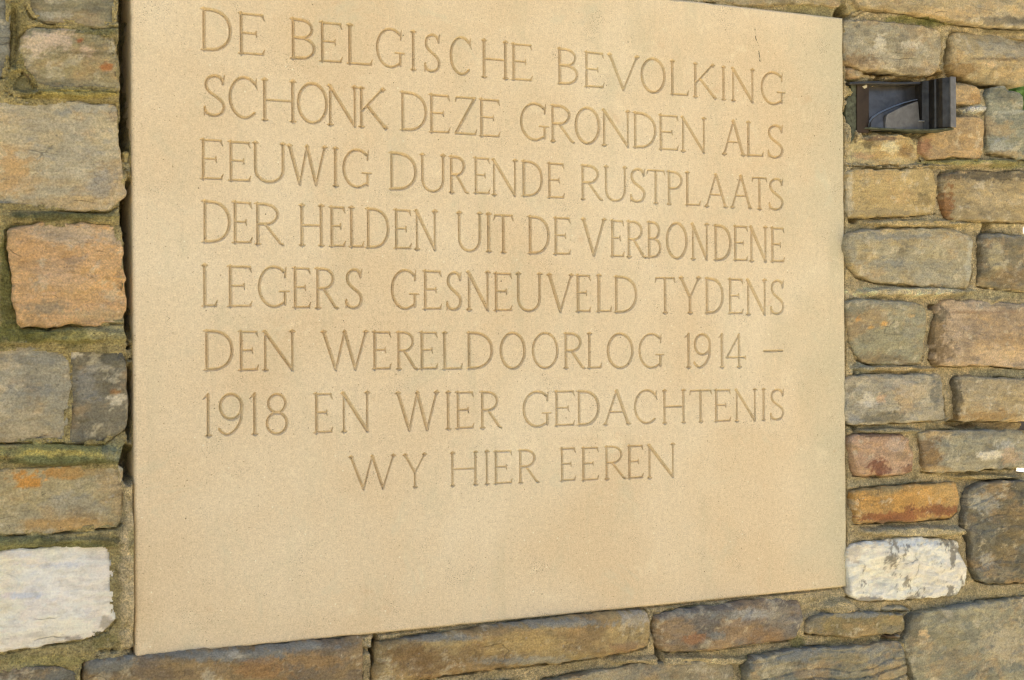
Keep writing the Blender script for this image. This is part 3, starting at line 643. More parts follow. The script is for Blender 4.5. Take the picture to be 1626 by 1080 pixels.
gm = (1 - ss(186, 190, px) * ss(740, 760, py) * (1 - ss(216, 220, px))) * ss(0.05, 0.45, fbm(X * 32, Z * 50, 71, 5, 0.65)) * (0.25 + 0.4 * left)
mc = mc * (1 - gm[:, None]) + own((98, 96, 50)) * gm[:, None]
mc = mc * (1 + 0.35 * fbm(X * 110, Z * 110, 72, 3, 0.7))[:, None]
dep = np.where((X > PX0 - 0.002) & (X < PX1 + 0.002) & (Z > PZ0 - 0.002), np.maximum(dep, 0.007), dep)
mg = mc.mean(1)[:, None]; mc = mg + (mc - mg) * 0.78
mc = np.clip(mc * 1.6 * np.array([1.04, 1.0, 0.96]), 0.006, 0.8)
H = len(gz); K = keep.reshape(GX.shape)
cell = K[:-1, :-1] & K[1:, :-1] & K[:-1, 1:] & K[1:, 1:]
i, j = np.nonzero(cell)
quads = np.stack([i * H + j, (i + 1) * H + j, (i + 1) * H + j + 1, i * H + j + 1], 1)
used, inv = np.unique(quads.ravel(), return_inverse=True); quads = inv.reshape(-1, 4)
Vm = np.stack([X[used], dep[used], Z[used]], 1)
e = np.vstack([quads[:, [0, 1]], quads[:, [1, 2]], quads[:, [2, 3]], quads[:, [3, 0]]])
key = np.sort(e, 1); code = key[:, 0] * (len(Vm) + 1) + key[:, 1]
uq, idx, cnt = np.unique(code, return_index=True, return_counts=True)
be = e[idx[cnt == 1]]
be = be[(px[used][be] > 1570).all(1)]          # the mortar's broken end at the wall's right edge runs back
bv = np.unique(be); m1 = dict(zip(bv.tolist(), range(len(Vm), len(Vm) + len(bv))))
Vb = Vm[bv].copy(); Vb[:, 1] += 0.2
F = quads.tolist() + [(b2, a, m1[a], m1[b2]) for a, b2 in be.tolist()]
mort = mesh_obj("mortar", np.vstack([Vm, Vb]), F, M_MORTAR, wall, loc=(0.5, 0.02, 1.5), colors=np.vstack([mc[used], mc[used][bv]]), smooth=True)

# the wall beyond the frame: core, plain mortar and more stones of the same build
def box(name, lo, hi, mat, parent=None, colors=None):
    x0, y0, z0 = lo; x1, y1, z1 = hi
    V = [(x0, y0, z0), (x1, y0, z0), (x1, y1, z0), (x0, y1, z0), (x0, y0, z1), (x1, y0, z1), (x1, y1, z1), (x0, y1, z1)]
    Fb = [(0, 1, 5, 4), (1, 2, 6, 5), (2, 3, 7, 6), (3, 0, 4, 7), (4, 5, 6, 7), (3, 2, 1, 0)]
    return mesh_obj(name, V, Fb, mat, parent, loc=((x0 + x1) / 2, (y0 + y1) / 2, z0),
                    colors=np.tile(own(colors), (8, 1)) if colors is not None else None)


XCORE = float(P(1588, 540, 0.12)[0])
WX0, WTOP = -2.6, 2.75
box("wall_core", (WX0, 0.12, -0.05), (XCORE, 0.48, WTOP), M_MORTAR, wall, colors=(150, 136, 96))
st = 0.02
gx = np.arange(WX0, XCORE, st); gz = np.arange(-0.05, WTOP, st)
GX, GZ = np.meshgrid(gx, gz, indexing='ij'); X, Z = GX.ravel(), GZ.ravel()
px, py = UNP(X, Z, 0.012)
K = ~((px > -105) & (py > -78) & (py < 1168)).reshape(GX.shape)
cell = K[:-1, :-1] | K[1:, :-1] | K[:-1, 1:] | K[1:, 1:]
i, j = np.nonzero(cell); H = len(gz)
quads = np.stack([i * H + j, (i + 1) * H + j, (i + 1) * H + j + 1, i * H + j + 1], 1)
used, inv = np.unique(quads.ravel(), return_inverse=True)
Vm = np.stack([X[used], 0.024 + 0.006 * fbm(X[used] * 20, Z[used] * 20, 5), Z[used]], 1)
o = mesh_obj("outer_mortar", Vm, inv.reshape(-1, 4), M_MORTAR, wall, loc=(0, 0.02, 0), colors=np.tile(own((156, 140, 92)), (len(Vm), 1)), smooth=True)
o['kind'] = 'stuff'
pal = [(150, 145, 118), (170, 150, 104), (132, 132, 114), (184, 142, 92), (112, 110, 96), (160, 148, 112)]
VV, FF, CC, off = [], [], [], 0
rr = random.Random(11); z = 0.0
while z < WTOP - 0.05:
    hgt = rr.uniform(0.075, 0.125); x = WX0 + rr.uniform(-0.02, 0.04)
    while x < XCORE - 0.05:
        wd = rr.uniform(0.12, 0.30)
        x1 = min(x + wd, XCORE + rr.uniform(0.0, 0.04))
        for (a, b) in ((x, x1),):
            q = np.array([(a, z), (b - .012, z), (b - .012, z + hgt - .016), (a, z + hgt - .016)])
            sx_ = np.linspace(a, b, 7); okk = True
            for zz in (z, z + hgt):
                qx, qy = UNP(sx_, np.full(7, zz), 0.0)
                top = np.where((qx > 180) & (qx < 1365), -125, -62)
                if ((qx > -92) & (qy > top) & (qy < 1152)).any(): okk = False
            if okk:
                q = q + np.array([[rr.uniform(-.005, .005), rr.uniform(-.006, .006)] for _ in range(4)])
                sd = rr.randrange(9999)
                V, F2 = stone_mesh(q, rr.uniform(-0.012, 0.0), sd, step=0.014, R=0.014, drop=0.008, back=0.05)
                CC.append(paint(V, 0, sd, rr.choice(pal), rr.choice(pal), (), 0.1))
                VV.append(V); FF += [tuple(t + off for t in f) for f in F2]; off += len(V)
        x = x1
    z += hgt
o = mesh_obj("outer_stonework", np.vstack(VV), FF, M_STONE, wall, loc=(0, 0, 0), colors=np.vstack(CC), smooth=True)
o['kind'] = 'stuff'

# ------------------------------------------------------------------ the plaque and its carved letters
print("plaque", PX0, PX1, PZ0, PZ1, "Z ends", P(214, 1044)[1], P(1346.5, 932)[1], P(1338, 28)[1], P(1090, .5)[1])

HW, TH, SL = 0.036, 0.027, 0.075


def arc(cx, cz, rx, rz, a0, a1, k=None, e=2.0):
    k = k or max(6, int(abs(a1 - a0) / 12))
    t = np.radians(np.linspace(a0, a1, k + 1)); c, s = np.cos(t), np.sin(t)
    return [(cx + rx * np.sign(cc) * abs(cc) ** (2 / e), cz + rz * np.sign(s_) * abs(s_) ** (2 / e)) for cc, s_ in zip(c, s)]


def spline(pts, k=5):
    p = np.array([pts[0]] + list(pts) + [pts[-1]], float); out = []
    for i in range(1, len(p) - 2):
        for t in np.linspace(0, 1, k, endpoint=False):
            a, b, c, d = p[i - 1], p[i], p[i + 1], p[i + 2]
            out.append(0.5 * ((2 * b) + (-a + c) * t + (2 * a - 5 * b + 4 * c - d) * t * t + (-a + 3 * b - 3 * c + d) * t ** 3))
    out.append(p[-2]); return [tuple(q) for q in out]


def glyph(ch, w):
    S = []
    L = lambda a, b, h=HW: S.append(([a, b], [h, h]))
    C = lambda pts, h=HW: S.append((pts, [h] * len(pts)))

    def serif(x, z, l=SL, r=SL, up=0):
        S.append(([(x - l, z), (x + r, z)], [0.021, 0.021]))
        dz = -0.055 if z > 0.5 else 0.055
        if l and r: S.append(([(x, z + dz), (x, z)], [0.030, 0.052]))

    def stem(x, t='b', b='b', h=HW, z0=0.0, z1=1.0):
        L((x, z0), (x, z1), h)
        for z_, s in ((1.0 - .012, t), (0.012, b)):
            if s == 'b': serif(x, z_)
            elif s == 'l': serif(x, z_, SL, 0)
            elif s == 'r': serif(x, z_, 0, SL)
    tz, bz = 1 - 0.024, 0.024
    if ch in 'DBERPFL':
        x = SL + 0.005
    if ch == 'D':
        stem(x, 'l', 'l'); m = x + (w - x) * 0.22
        C([(x, tz)] + arc(m, .5, w - m - HW * .8, .476, 90, -90, 16, 2.15) + [(x, bz)])
    elif ch == 'B':
        stem(x, 'l', 'l'); m = x + (w - x) * 0.35; r1 = (w - m) * .82 - .02; r2 = w - m - HW * .8
        C([(x, tz)] + arc(m, .752, r1, .224, 90, -90, 10) + [(x, .528)], .031)
        C([(x, .528)] + arc(m, .276, r2, .252, 90, -90, 12) + [(x, bz)], .034)
    elif ch == 'E':
        stem(x, 'l', 'l'); e = w - .02
        L((x, tz), (e - .03, tz), TH); S.append(([(e - .05, tz), (e, tz - .13)], [.030, .012]))
        mw = x + (w - x) * .62
        L((x, .515), (mw, .515), .024); L((mw, .575), (mw + .01, .44), .018)
        L((x, bz), (e - .02, bz), TH); S.append(([(e - .04, bz), (e + .01, bz + .12)], [.028, .012]))
    elif ch == 'L':
        stem(x, 'b', 'l'); e = w - .02
        L((x, bz), (e - .02, bz), TH); S.append(([(e - .04, bz), (e + .005, bz + .13)], [.028, .012]))
    elif ch == 'P':
        stem(x, 'l', 'b'); m = x + (w - x) * 0.35
        C([(x, tz)] + arc(m, .73, w - m - HW * .8, .246, 90, -90, 12) + [(x, .484)], .033)
    elif ch == 'R':
        stem(x, 'l', 'b'); m = x + (w - x) * 0.3; e = w * .86
        C([(x, tz)] + arc(m, .735, e - m - HW * .8, .241, 90, -90, 12) + [(x, .494)], .033)
        C([(m, .494), (m + (w - m) * .45, .25), (w - .06, .03), (w + .01, .0)], .033)
    elif ch == 'H':
        stem(SL); stem(w - SL); L((SL, .5), (w - SL, .5), TH)
    elif ch == 'I':
        stem(w / 2)
    elif ch == 'T':
        stem(w / 2, 'n', 'b'); L((.03, tz), (w - .03, tz), TH)
        S.append(([(.045, tz), (.0, tz - .13)], [.028, .012])); S.append(([(w - .045, tz), (w, tz - .13)], [.028, .012]))
    elif ch == 'N':
        stem(SL, 'l', 'b', .029); stem(w - SL, 'b', 'n', .029, 0.0)
        L((SL - .02, 1.0), (w - SL, .0), .039)
    elif ch == 'U':
        a = SL; b = w - SL
        serif(a, tz + .012); serif(b, tz + .012)
        C([(a, 1)] + arc((a + b) / 2, .34, (b - a) / 2, .335, 180, 360, 14, 2.1) + [(b, 1)], .034)
    elif ch == 'V':
        L((SL * .9, 1), (w / 2, 0), .038); L((w - SL * .9, 1), (w / 2, 0), .029); serif(SL * .9, tz + .012); serif(w - SL * .9, tz + .012)
    elif ch == 'W':
        a = SL * .9; c = w - SL * .9; m = (a + c) / 2; p1 = a + (m - a) * .58; p2 = c - (c - m) * .5
        L((a, 1), (p1, 0), .038); L((p1, 0), (m, 1), .028); L((m, 1), (p2, 0), .038); L((p2, 0), (c, 1), .028)
        serif(a, tz + .012); serif(c, tz + .012); serif(m, tz + .012, .05, .05)
    elif ch == 'A':
        a = SL * .9; c = w - SL * .9; m = (a + c) / 2
        L((a, 0), (m, 1), .028); L((m, 1), (c, 0), .038); L((a + (m - a) * .38, .37), (c - (c - m) * .38, .37), .024)
        serif(a, bz - .012); serif(c, bz - .012); serif(m - .02, tz + .012, .05, .0)
    elif ch == 'K':
        stem(SL); L((w - .12, 1), (SL + .02, .42), .028); L((SL + (w - SL) * .22, .56), (w - .05, .01), .037)
        serif(w - .11, tz + .012, .07, .06); serif(w - .04, bz - .012, .06, .06)
    elif ch == 'Y':
        m = w / 2; L((m, .46), (m, 0), .034); L((.07, 1), (m, .44), .036); L((w - .07, 1), (m, .44), .027)
        serif(.075, tz + .012); serif(w - .075, tz + .012); serif(m, .012)
    elif ch == 'Z':
        L((.05, tz), (w - .04, tz), TH); L((w - .05, tz), (.03, bz), .036); L((.03, bz), (w - .03, bz), TH)
        S.append(([(.055, tz), (.02, tz - .12)], [.026, .012])); S.append(([(w - .05, bz), (w, bz + .13)], [.026, .012]))
    elif ch == 'O':
        C(arc(w / 2, .5, w / 2 - HW * .9, .49, 0, 360, 30), .035)
    elif ch == 'C':
        C(arc(w * .52, .5, w * .52 - HW, .49, 46, 312, 24), .034)
        S.append(([(w * .52 + (w * .52 - HW) * .70, .86), (w * .95, .70)], [.030, .012])); S.append(([(w * .9, .98), (w * .885, .80)], [.012, .028]))
    elif ch == 'G':
        C(arc(w * .52, .5, w * .52 - HW, .49, 48, 300, 24) + [(w * .87, .12)], .034)
        S.append(([(w * .9, .99), (w * .87, .74)], [.013, .026]))
        L((w * .87, .06), (w * .87, .38), .033); L((w * .68, .385), (w, .385), .021)
    elif ch == 'S':
        C(spline([(w * .86, .83), (w * .74, .94), (w * .50, .975), (w * .22, .90), (w * .13, .74), (w * .25, .60), (w * .52, .49), (w * .80, .37), (w * .90, .23), (w * .78, .08), (w * .50, .02), (w * .22, .05), (w * .07, .15)]), .034)
        S.append(([(w * .93, 1.0), (w * .86, .78)], [.014, .028])); S.append(([(w * .05, .0), (w * .08, .22)], [.012, .026]))
    elif ch == '1':
        stem(w * .6, 'n', 'b'); S.append(([(w * .6, .99), (w * .6 - .13, .88)], [.03, .012]))
    elif ch == '9':
        C(arc(w / 2, .69, w / 2 - .035, .30, 0, 360, 24), .033)
        C([(w - .04, .69)] + spline([(w - .04, .62), (w * .9, .36), (w * .66, .12), (w * .35, .015), (w * .10, .09), (w * .02, .16)], 4), .033)
    elif ch == '8':
        C(arc(w / 2, .76, w * .38, .225, 0, 360, 22), .031); C(arc(w / 2, .27, w * .5 - .035, .26, 0, 360, 24), .034)
    elif ch == '4':
        L((w * .66, 1), (w * .66, 0), .034); L((w * .66, .98), (.03, .30), .028); L((.0, .30), (w, .30), .024)
        serif(w * .66, .012); L((w, .36), (w, .22), .014)
    elif ch == '-':
        L((0, .5), (w, .5), .030)
    return S


# each row: left x, top, bottom; right x, top, bottom (photo pixels), then every letter with its left and right edge
ROWS = [
    ((330, 13.5, 80), (1230, 115, 166), "D319,368 E378,421 B461,501 E507,544 L551,592 G597,642 I650,663 S673,700 C714.5,751 H765,807 E812,846 B885,918 E928,960 V965,1015 O1018,1057 L1064,1094 K1101,1137 I1142,1156 N1161,1198 G1208,1246"),
    ((335, 118, 184), (1230, 198, 251), "S322,359 C363,412 H416,470 O472,521 N520,568 K570,615 D635,678 E681,715 Z722,757 E761,795 G826,871 R874,911 O913,953 N956,1001 D1005,1042 E1046,1078 N1081,1121 A1147,1183 L1185,1213 S1218,1245"),
    ((335, 221.5, 285), (1232, 283, 333.5), "E318,355 E362,399 U401,454 W456,520 I526,540 G544,590 D618,662 U667,708 R713,743 E752,779 N781,822 D828,862 E869,897 R922,956 U959,996 S1000,1026 T1027,1056 P1059,1084 L1088,1113 A1119,1155 A1160,1194 T1194,1218 S1220,1245"),
    ((335, 318.6, 385), (1235, 362, 416.5), "D320,366 E368,401 R404,449 H475,515 E522,549 L554,579 D580,618 E625,654 N658,695 U725,766 I771,782 T784,815 D838,873 E879,907 V923,963 E969,992 R995,1025 B1027,1050 O1058,1092 N1097,1126 D1133,1161 E1164,1188 N1190,1219 E1223,1246"),
    ((335, 421, 486.7), (1235, 445, 500), "L320,346 E361,401 G409,459 E464,494 R500,536 S548,577 G621,665 E671,702 S708,734 N741,779 E784,814 U819,861 V869,911 E914,939 L947,972 D975,1012 T1040,1072 Y1078,1113 D1119,1149 E1156,1181 N1185,1218 S1223,1246"),
    ((335, 525, 588.6), (1165, 531, 583.8), "D323,370 E378,411 N417,469 W510,585 E591,622 R629,662 E666,696 L702,735 D741,783 O794,835 O845,887 R895,928 L932,956 O964,1006 G1014,1054 11088,1097 91102,1129 11141,1150 41153,1184 -1213,1243"),
    ((335, 626, 692.5), (1235, 618, 667), "1325,335 9347,386 1398,409 8422,458 E498,529 N542,588 W628,697 I707,717 E723,753 R762,796 G830,875 E880,913 D916,952 A958,1001 C1007,1046 H1052,1089 T1095,1130 E1134,1161 N1167,1202 I1207,1219 S1222,1246"),
    ((590, 724, 776.6), (1040, 706, 758.5), "W554,628 Y640,678 H715,759 I767,779 E784,814 R823,855 E889,915 E923,951 R960,993 E996,1022 N1028,1072"),
]
pv, pe, letters = [], [], []     # constraint points and edges of the face; letter records


def ribbon(pts, hws):
    p = np.array(pts, float); h = np.array(hws, float)
    closed = np.allclose(p[0], p[-1]) and len(p) > 4
    t = np.zeros_like(p)
    if closed:
        p = p[:-1]; h = h[:-1]; t = np.roll(p, -1, 0) - np.roll(p, 1, 0)
    else:
        t[1:-1] = p[2:] - p[:-2]; t[0] = p[1] - p[0]; t[-1] = p[-1] - p[-2]
    t /= np.linalg.norm(t, axis=1)[:, None] + 1e-12
    nn = np.stack([-t[:, 1], t[:, 0]], 1) * h[:, None]
    return p, p + nn, p - nn, closed


def add_chain(q, closed):
    b = len(pv); pv.extend([tuple(a) for a in q])
    m = len(q)
    for i in range(m - 1): pe.append((b + i, b + i + 1))
    if closed: pe.append((b + m - 1, b))
    return b


rl = random.Random(3)
for (lx, lt, lb), (rx, rt, rb), txt in ROWS:
    (xl_, zlt), (xr_, zrt) = P(lx, lt), P(rx, rt); (_, zlb), (_, zrb) = P(lx, lb), P(rx, rb)
    print("row", round(float(zlt), 4), round(float(zrt), 4), round(float(zlb), 4), round(float(zrb), 4), "cap", round(float(zlt - zlb), 4), round(float(zrt - zrb), 4))
    for tok in txt.split():
        ch = tok[0]; a, b = map(float, tok[1:].split(','))
        f = ((a + b) / 2 - lx) / (rx - lx)
        ym = (lt + lb) / 2 * (1 - f) + (rt + rb) / 2 * f
        X0 = float(P(a, ym)[0]); X1 = float(P(b, ym)[0])
        g = ((X0 + X1) / 2 - float(xl_)) / float(xr_ - xl_)
        zt = float(zlt * (1 - g) + zrt * g); zb_ = float(zlb * (1 - g) + zrb * g); cap = zt - zb_
        cap0 = 0.0515
        w = (X1 - X0) / cap
        strokes = []
        dx, dz = rl.uniform(-.006, .006), rl.uniform(-.008, .008)
        for pts, hws in glyph(ch, w):
            q = np.array(pts, float)
            q = q + 0.004 * np.stack([fbm(q[:, 0] * 5 + rl.random() * 9, q[:, 1] * 5, 3, 2), fbm(q[:, 0] * 5, q[:, 1] * 5 + rl.random() * 9, 8, 2)], 1)
            hv = np.array(hws) * cap * rl.uniform(1.24, 1.46)
            q = np.stack([X0 + (q[:, 0] + dx) * cap, zb_ + (q[:, 1] + dz) * cap], 1)
            c_, l_, r_, closed = ribbon(q, hv)
            strokes.append((c_, np.array(hv[:len(c_)]), closed))
            add_chain(c_, closed)
            if closed:
                add_chain(l_, True); add_chain(r_, True)
            else:                      # a closed outline with a pointed end beyond each end of the stroke
                t0 = c_[0] - c_[1]; t0 /= np.linalg.norm(t0); t1 = c_[-1] - c_[-2]; t1 /= np.linalg.norm(t1)
                add_chain(np.vstack([l_, (c_[-1] + t1 * hv[-1])[None], r_[::-1], (c_[0] + t0 * hv[0])[None]]), True)
        allp = np.vstack([s[0] for s in strokes])
        letters.append(dict(ch=ch, strokes=strokes, lo=allp.min(0) - 0.004, hi=allp.max(0) + 0.004))

# face outline with a worn, rounded arris
RB = 0.0035
def side(a, b, k):
    return [(a[0] + (b[0] - a[0]) * t, a[1] + (b[1] - a[1]) * t) for t in np.linspace(0, 1, k, endpoint=False)]
cn = [(PX0 + RB, PZ0 + RB), (PX1 - RB, PZ0 + RB), (PX1 - RB, PZ1 - RB), (PX0 + RB, PZ1 - RB)]
per = []
for k in range(4): per += side(cn[k], cn[(k + 1) % 4], 120)
per = np.array(per)
cen = per.mean(0)
wv = fbm(per[:, 0] * 60, per[:, 1] * 60, 31, 4, 0.6)
chip = np.clip(fbm(per[:, 0] * 30 + 5, per[:, 1] * 30, 37, 3, 0.6) - 0.38, 0, 1)
nrm = np.zeros_like(per)
nrm[:120, 1] = -1; nrm[120:240, 0] = 1; nrm[240:360, 1] = 1; nrm[360:, 0] = -1
for k in (0, 120, 240, 360): nrm[k] = (nrm[k] + nrm[k - 1]) / 1.0
perf = per + nrm * (0.00022 * wv - 0.004 * chip)[:, None]
nface0 = len(pv)
pb = add_chain(perf, True)
print("cdt in", len(pv), len(pe))
res = delaunay_2d_cdt([Vector(a) for a in pv], pe, [], 0, 1e-7, True)
cv = np.array([tuple(a) for a in res[0]]); cf = np.array([tuple(f) for f in res[2] if len(f) == 3])
orig = res[3]


def groove(pts, L):
    dep = np.zeros(len(pts))
    for c_, hv, closed in L['strokes']:
        m = len(c_); rng = range(m if closed else m - 1)
        for i in rng:
            a = c_[i]; b = c_[(i + 1) % m]; ab = b - a
            t = np.clip(((pts - a) @ ab) / max(ab @ ab, 1e-14), 0, 1)
            d = np.linalg.norm(pts - (a + t[:, None] * ab), axis=1)
            hh = hv[i] * (1 - t) + hv[(i + 1) % m] * t
            dep = np.maximum(dep, hh - d)
    return dep


cent = cv[cf].mean(1)
insface = (cent[:, 0] > PX0) & (cent[:, 0] < PX1) & (cent[:, 1] > PZ0) & (cent[:, 1] < PZ1)
owner = -np.ones(len(cf), int); vdep = np.zeros(len(cv))
SLOPE = 2.05
for k, L in enumerate(letters):
    s = np.nonzero((cv[:, 0] > L['lo'][0]) & (cv[:, 0] < L['hi'][0]) & (cv[:, 1] > L['lo'][1]) & (cv[:, 1] < L['hi'][1]))[0]
    vdep[s] = np.maximum(vdep[s], groove(cv[s], L))
    s = np.nonzero((cent[:, 0] > L['lo'][0]) & (cent[:, 0] < L['hi'][0]) & (cent[:, 1] > L['lo'][1]) & (cent[:, 1] < L['hi'][1]) & (owner < 0))[0]
    g = groove(cent[s], L)
    owner[s[g > 2e-5]] = k
vdep[vdep < 2e-5] = 0
vdep[np.unique(cf[owner < 0])] = 0
plaque = empty("memorial_plaque", ((PX0 + PX1) / 2, 0.03, PZ0),
               "large buff sandstone plaque carved with eight lines of Dutch capitals, set in the wall", "plaque")


def submesh(name, faces, parent, extraV=None, extraF=None):
    used, inv = np.unique(faces.ravel(), return_inverse=True)
    V = np.stack([cv[used, 0], vdep[used] * SLOPE, cv[used, 1]], 1)
    F = inv.reshape(-1, 3)
    # make every face look out of the wall
    a, b, c = V[F[:, 0]], V[F[:, 1]], V[F[:, 2]]
    flip = ((b[:, 0] - a[:, 0]) * (c[:, 2] - a[:, 2]) - (b[:, 2] - a[:, 2]) * (c[:, 0] - a[:, 0])) < 0
    F[flip] = F[flip][:, ::-1]
    return V, F, used


for k, L in enumerate(letters):
    f = cf[owner == k]
    if len(f) == 0: continue
    V, F, _ = submesh("letter", f, plaque)
    mesh_obj("letter" if L['ch'] != '-' else "dash", V, F, M_PLAQUE, plaque, loc=((L['lo'][0] + L['hi'][0]) / 2, 0, L['lo'][1]))
f = cf[(owner < 0) & insface]

V, F, used = submesh("slab", f, plaque)
F = F.tolist()
# rounded arris and the slab's sides, sharing the outline
m = len(perf); base = len(V); rows_ = []
for (o_, yv) in ((0.0, 0.0002), (0.45, 0.0006), (0.80, 0.0017), (1.0, RB), (1.0, 0.016), (1.0, 0.075)):
    q = perf + nrm * RB * o_
    if yv > 0.01: q = q + nrm * (0.0003 * fbm(per[:, 0] * 40, per[:, 1] * 40, 41, 3))[:, None]
    rows_.append(np.stack([q[:, 0], np.full(m, yv if o_ else 0.0), q[:, 1]], 1))
ring = np.vstack(rows_)
for r_ in range(5):
    for i in range(m):
        i2 = (i + 1) % m
        F.append((base + (r_ + 1) * m + i, base + (r_ + 1) * m + i2, base + r_ * m + i2, base + r_ * m + i))
F.append(tuple(base + 5 * m + i for i in range(m)))
mesh_obj("slab", np.vstack([V, ring]), F, M_PLAQUE, plaque, loc=((PX0 + PX1) / 2, 0, PZ0))

# ------------------------------------------------------------------ the bronze fitting beside the plaque
M_BRONZE = simple("dark_bronze", (0.062, 0.058, 0.049), 0.30, 0.7, 60, 0.45, 0.0015)
M_POLISH = simple("polished_bronze", (0.115, 0.108, 0.094), 0.30, 0.75, 45, 0.35, 0.0012)
M_BRONZE_G = simple("bronze_grey", (0.17, 0.17, 0.16), 0.5, 0.45, 90, 0.25, 0.001)  # lighter grey metal for lip and tongue
M_PATINA = simple("green_patina", (0.085, 0.095, 0.06), 0.8, 0.2, 140, 0.6, 0.003)
M_BROWN = simple("brown_bronze", (0.05, 0.035, 0.022), 0.55, 0.5, 50, 0.3, 0.001)
fit = empty("metal_fitting", (float(P(1400, 170)[0]), 0.0, float(P(1400, 205)[1])),
            "dark bronze fitting with moulded cheek and curved tongue, beside the plaque's upper right corner", "metal fitting")


def prism_profile(name, prof, z0, z1, mat, parent, k=1, z0b=None, z1b=None):
    """prof: closed outline in X,Y; run vertically from z0 to z1"""
    prof = np.array(prof); m = len(prof)
    zb0 = np.full(m, z0) if z0b is None else np.array(z0b); zt0 = np.full(m, z1) if z1b is None else np.array(z1b)
    V = np.vstack([np.column_stack([prof, zb0]), np.column_stack([prof, zt0])])
    F = [(i, (i + 1) % m, m + (i + 1) % m, m + i) for i in range(m)] + [tuple(range(m))[::-1], tuple(range(m, 2 * m))]
    ob = mesh_obj(name, V, F, mat, parent, loc=(prof[:, 0].mean(), prof[:, 1].mean(), z0))
    bv_ = ob.modifiers.new("bevel", 'BEVEL'); bv_.width = 0.0007; bv_.segments = 2; bv_.limit_method = 'ANGLE'; bv_.angle_limit = math.radians(28)
    import bmesh
    bm = bmesh.new(); bm.from_mesh(ob.data); bmesh.ops.recalc_face_normals(bm, faces=bm.faces); bm.to_mesh(ob.data); bm.free()
    return ob


def prism_front(name, pts, y0, y1, mat, parent, curve=None):
    """pts: outline in X,Z; y0 (front) to y1 (back)"""
    pts = np.array(pts); m = len(pts)
    yf = np.full(m, y0) if curve is None else y0 + np.array(curve)
    V = np.vstack([np.column_stack([pts[:, 0], yf, pts[:, 1]]), np.column_stack([pts[:, 0], yf + (y1 - y0), pts[:, 1]])])
    F = [(i, (i + 1) % m, m + (i + 1) % m, m + i) for i in range(m)] + [tuple(range(m))[::-1], tuple(range(m, 2 * m))]
    ob = mesh_obj(name, V, F, mat, parent, loc=(pts[:, 0].mean(), y0, pts[:, 1].min()))
    bv_ = ob.modifiers.new("bevel", 'BEVEL'); bv_.width = 0.0008; bv_.segments = 2; bv_.limit_method = 'ANGLE'; bv_.angle_limit = math.radians(28)
    import bmesh
    bm = bmesh.new(); bm.from_mesh(ob.data); bmesh.ops.recalc_face_normals(bm, faces=bm.faces); bm.to_mesh(ob.data); bm.free()
    return ob


# cheek: its moulded left face is what the photograph shows
zc0 = float(P(1512, 203, -0.04)[1]); zc1 = float(P(1512, 124, -0.04)[1])
XL = float(P(1516, 165, -0.045)[0])             # right side of the front lip
XF = float(P(1508, 165, -0.045)[0])
cheek = [(XF, -0.045), (XF - .0025, -0.041), (XF - .006, -0.036), (XF - .0075, -0.030), (XF - .0075, -0.024), (XF - .0095, -0.022), (XF - .0095, -0.010),
         (XF - .012, -0.007), (XF - .0155, -0.001), (XF - .017, 0.006), (XF - .017, 0.030), (XL, 0.030), (XL, -0.045)]
prism_profile("moulded_cheek", cheek, zc0, zc1, M_BRONZE, fit)
prism_profile("lip", [(XF - .0004, -0.0478), (XL + .0004, -0.0478), (XL + .0006, -0.0452), (XF - .0006, -0.0452)], zc0 - .0005, zc1 + .0005, M_BRONZE_G, fit)
# back plate, side strips
def Q(px_, py_, y): a, b = P(px_, py_, y); return (float(a), float(b))
prism_front("back_plate", [Q(1376, 209, .014), Q(1500, 206, .014), Q(1500, 128, .014), Q(1376, 131, .014)], .014, .020, M_POLISH, fit, curve=[-.009, -.009, 0, 0])
prism_front("side_strip", [Q(1361, 211, .004), Q(1380, 211, .004), Q(1380, 130, .004), Q(1361, 131, .004)], .004, .018, M_BROWN, fit)
e_ = [Q(1343, 222, .006), Q(1352, 226, .006), Q(1362, 212, .006), Q(1361, 180, .006), Q(1360, 131, .006), Q(1352, 131, .006), Q(1350, 150, .006), Q(1343, 160, .006), Q(1343, 190, .006)]
prism_front("patinated_edge", e_, .006, .022, M_PATINA, fit)
# the grey curved tongue standing in front of the back plate
tq = [Q(*a, .004) for a in ((1380, 204), (1381, 195), (1386, 188), (1396, 181), (1408, 175), (1422, 169), (1436, 164), (1448, 160.5), (1457, 158.5), (1459, 206))]
prism_front("curved_sheet", tq, .004, .008, M_POLISH, fit, curve=[-.004, -.003, -.001, 0, .001, .002, .003, .003, .003, -.004])
tp = [Q(*a, .000) for a in ((1404, 205.5), (1406, 186), (1408, 181.5), (1422, 174), (1436, 168), (1448, 163.5), (1456.5, 161), (1459, 191), (1474, 191), (1476, 206), (1440, 206.5))]
prism_front("tongue", tp, -.002, .003, M_BRONZE_G, fit)
prism_front("slot_highlight", [Q(1459.5, 193.6, -.003), Q(1473.5, 193.6, -.003), Q(1473.5, 191.2, -.003), Q(1459.5, 191.2, -.003)], -.0045, .001, simple("slot_glint", (0.40, 0.42, 0.40), 0.35, 0.6), fit)  # highlight at the slot's bottom, put in as a pale strip
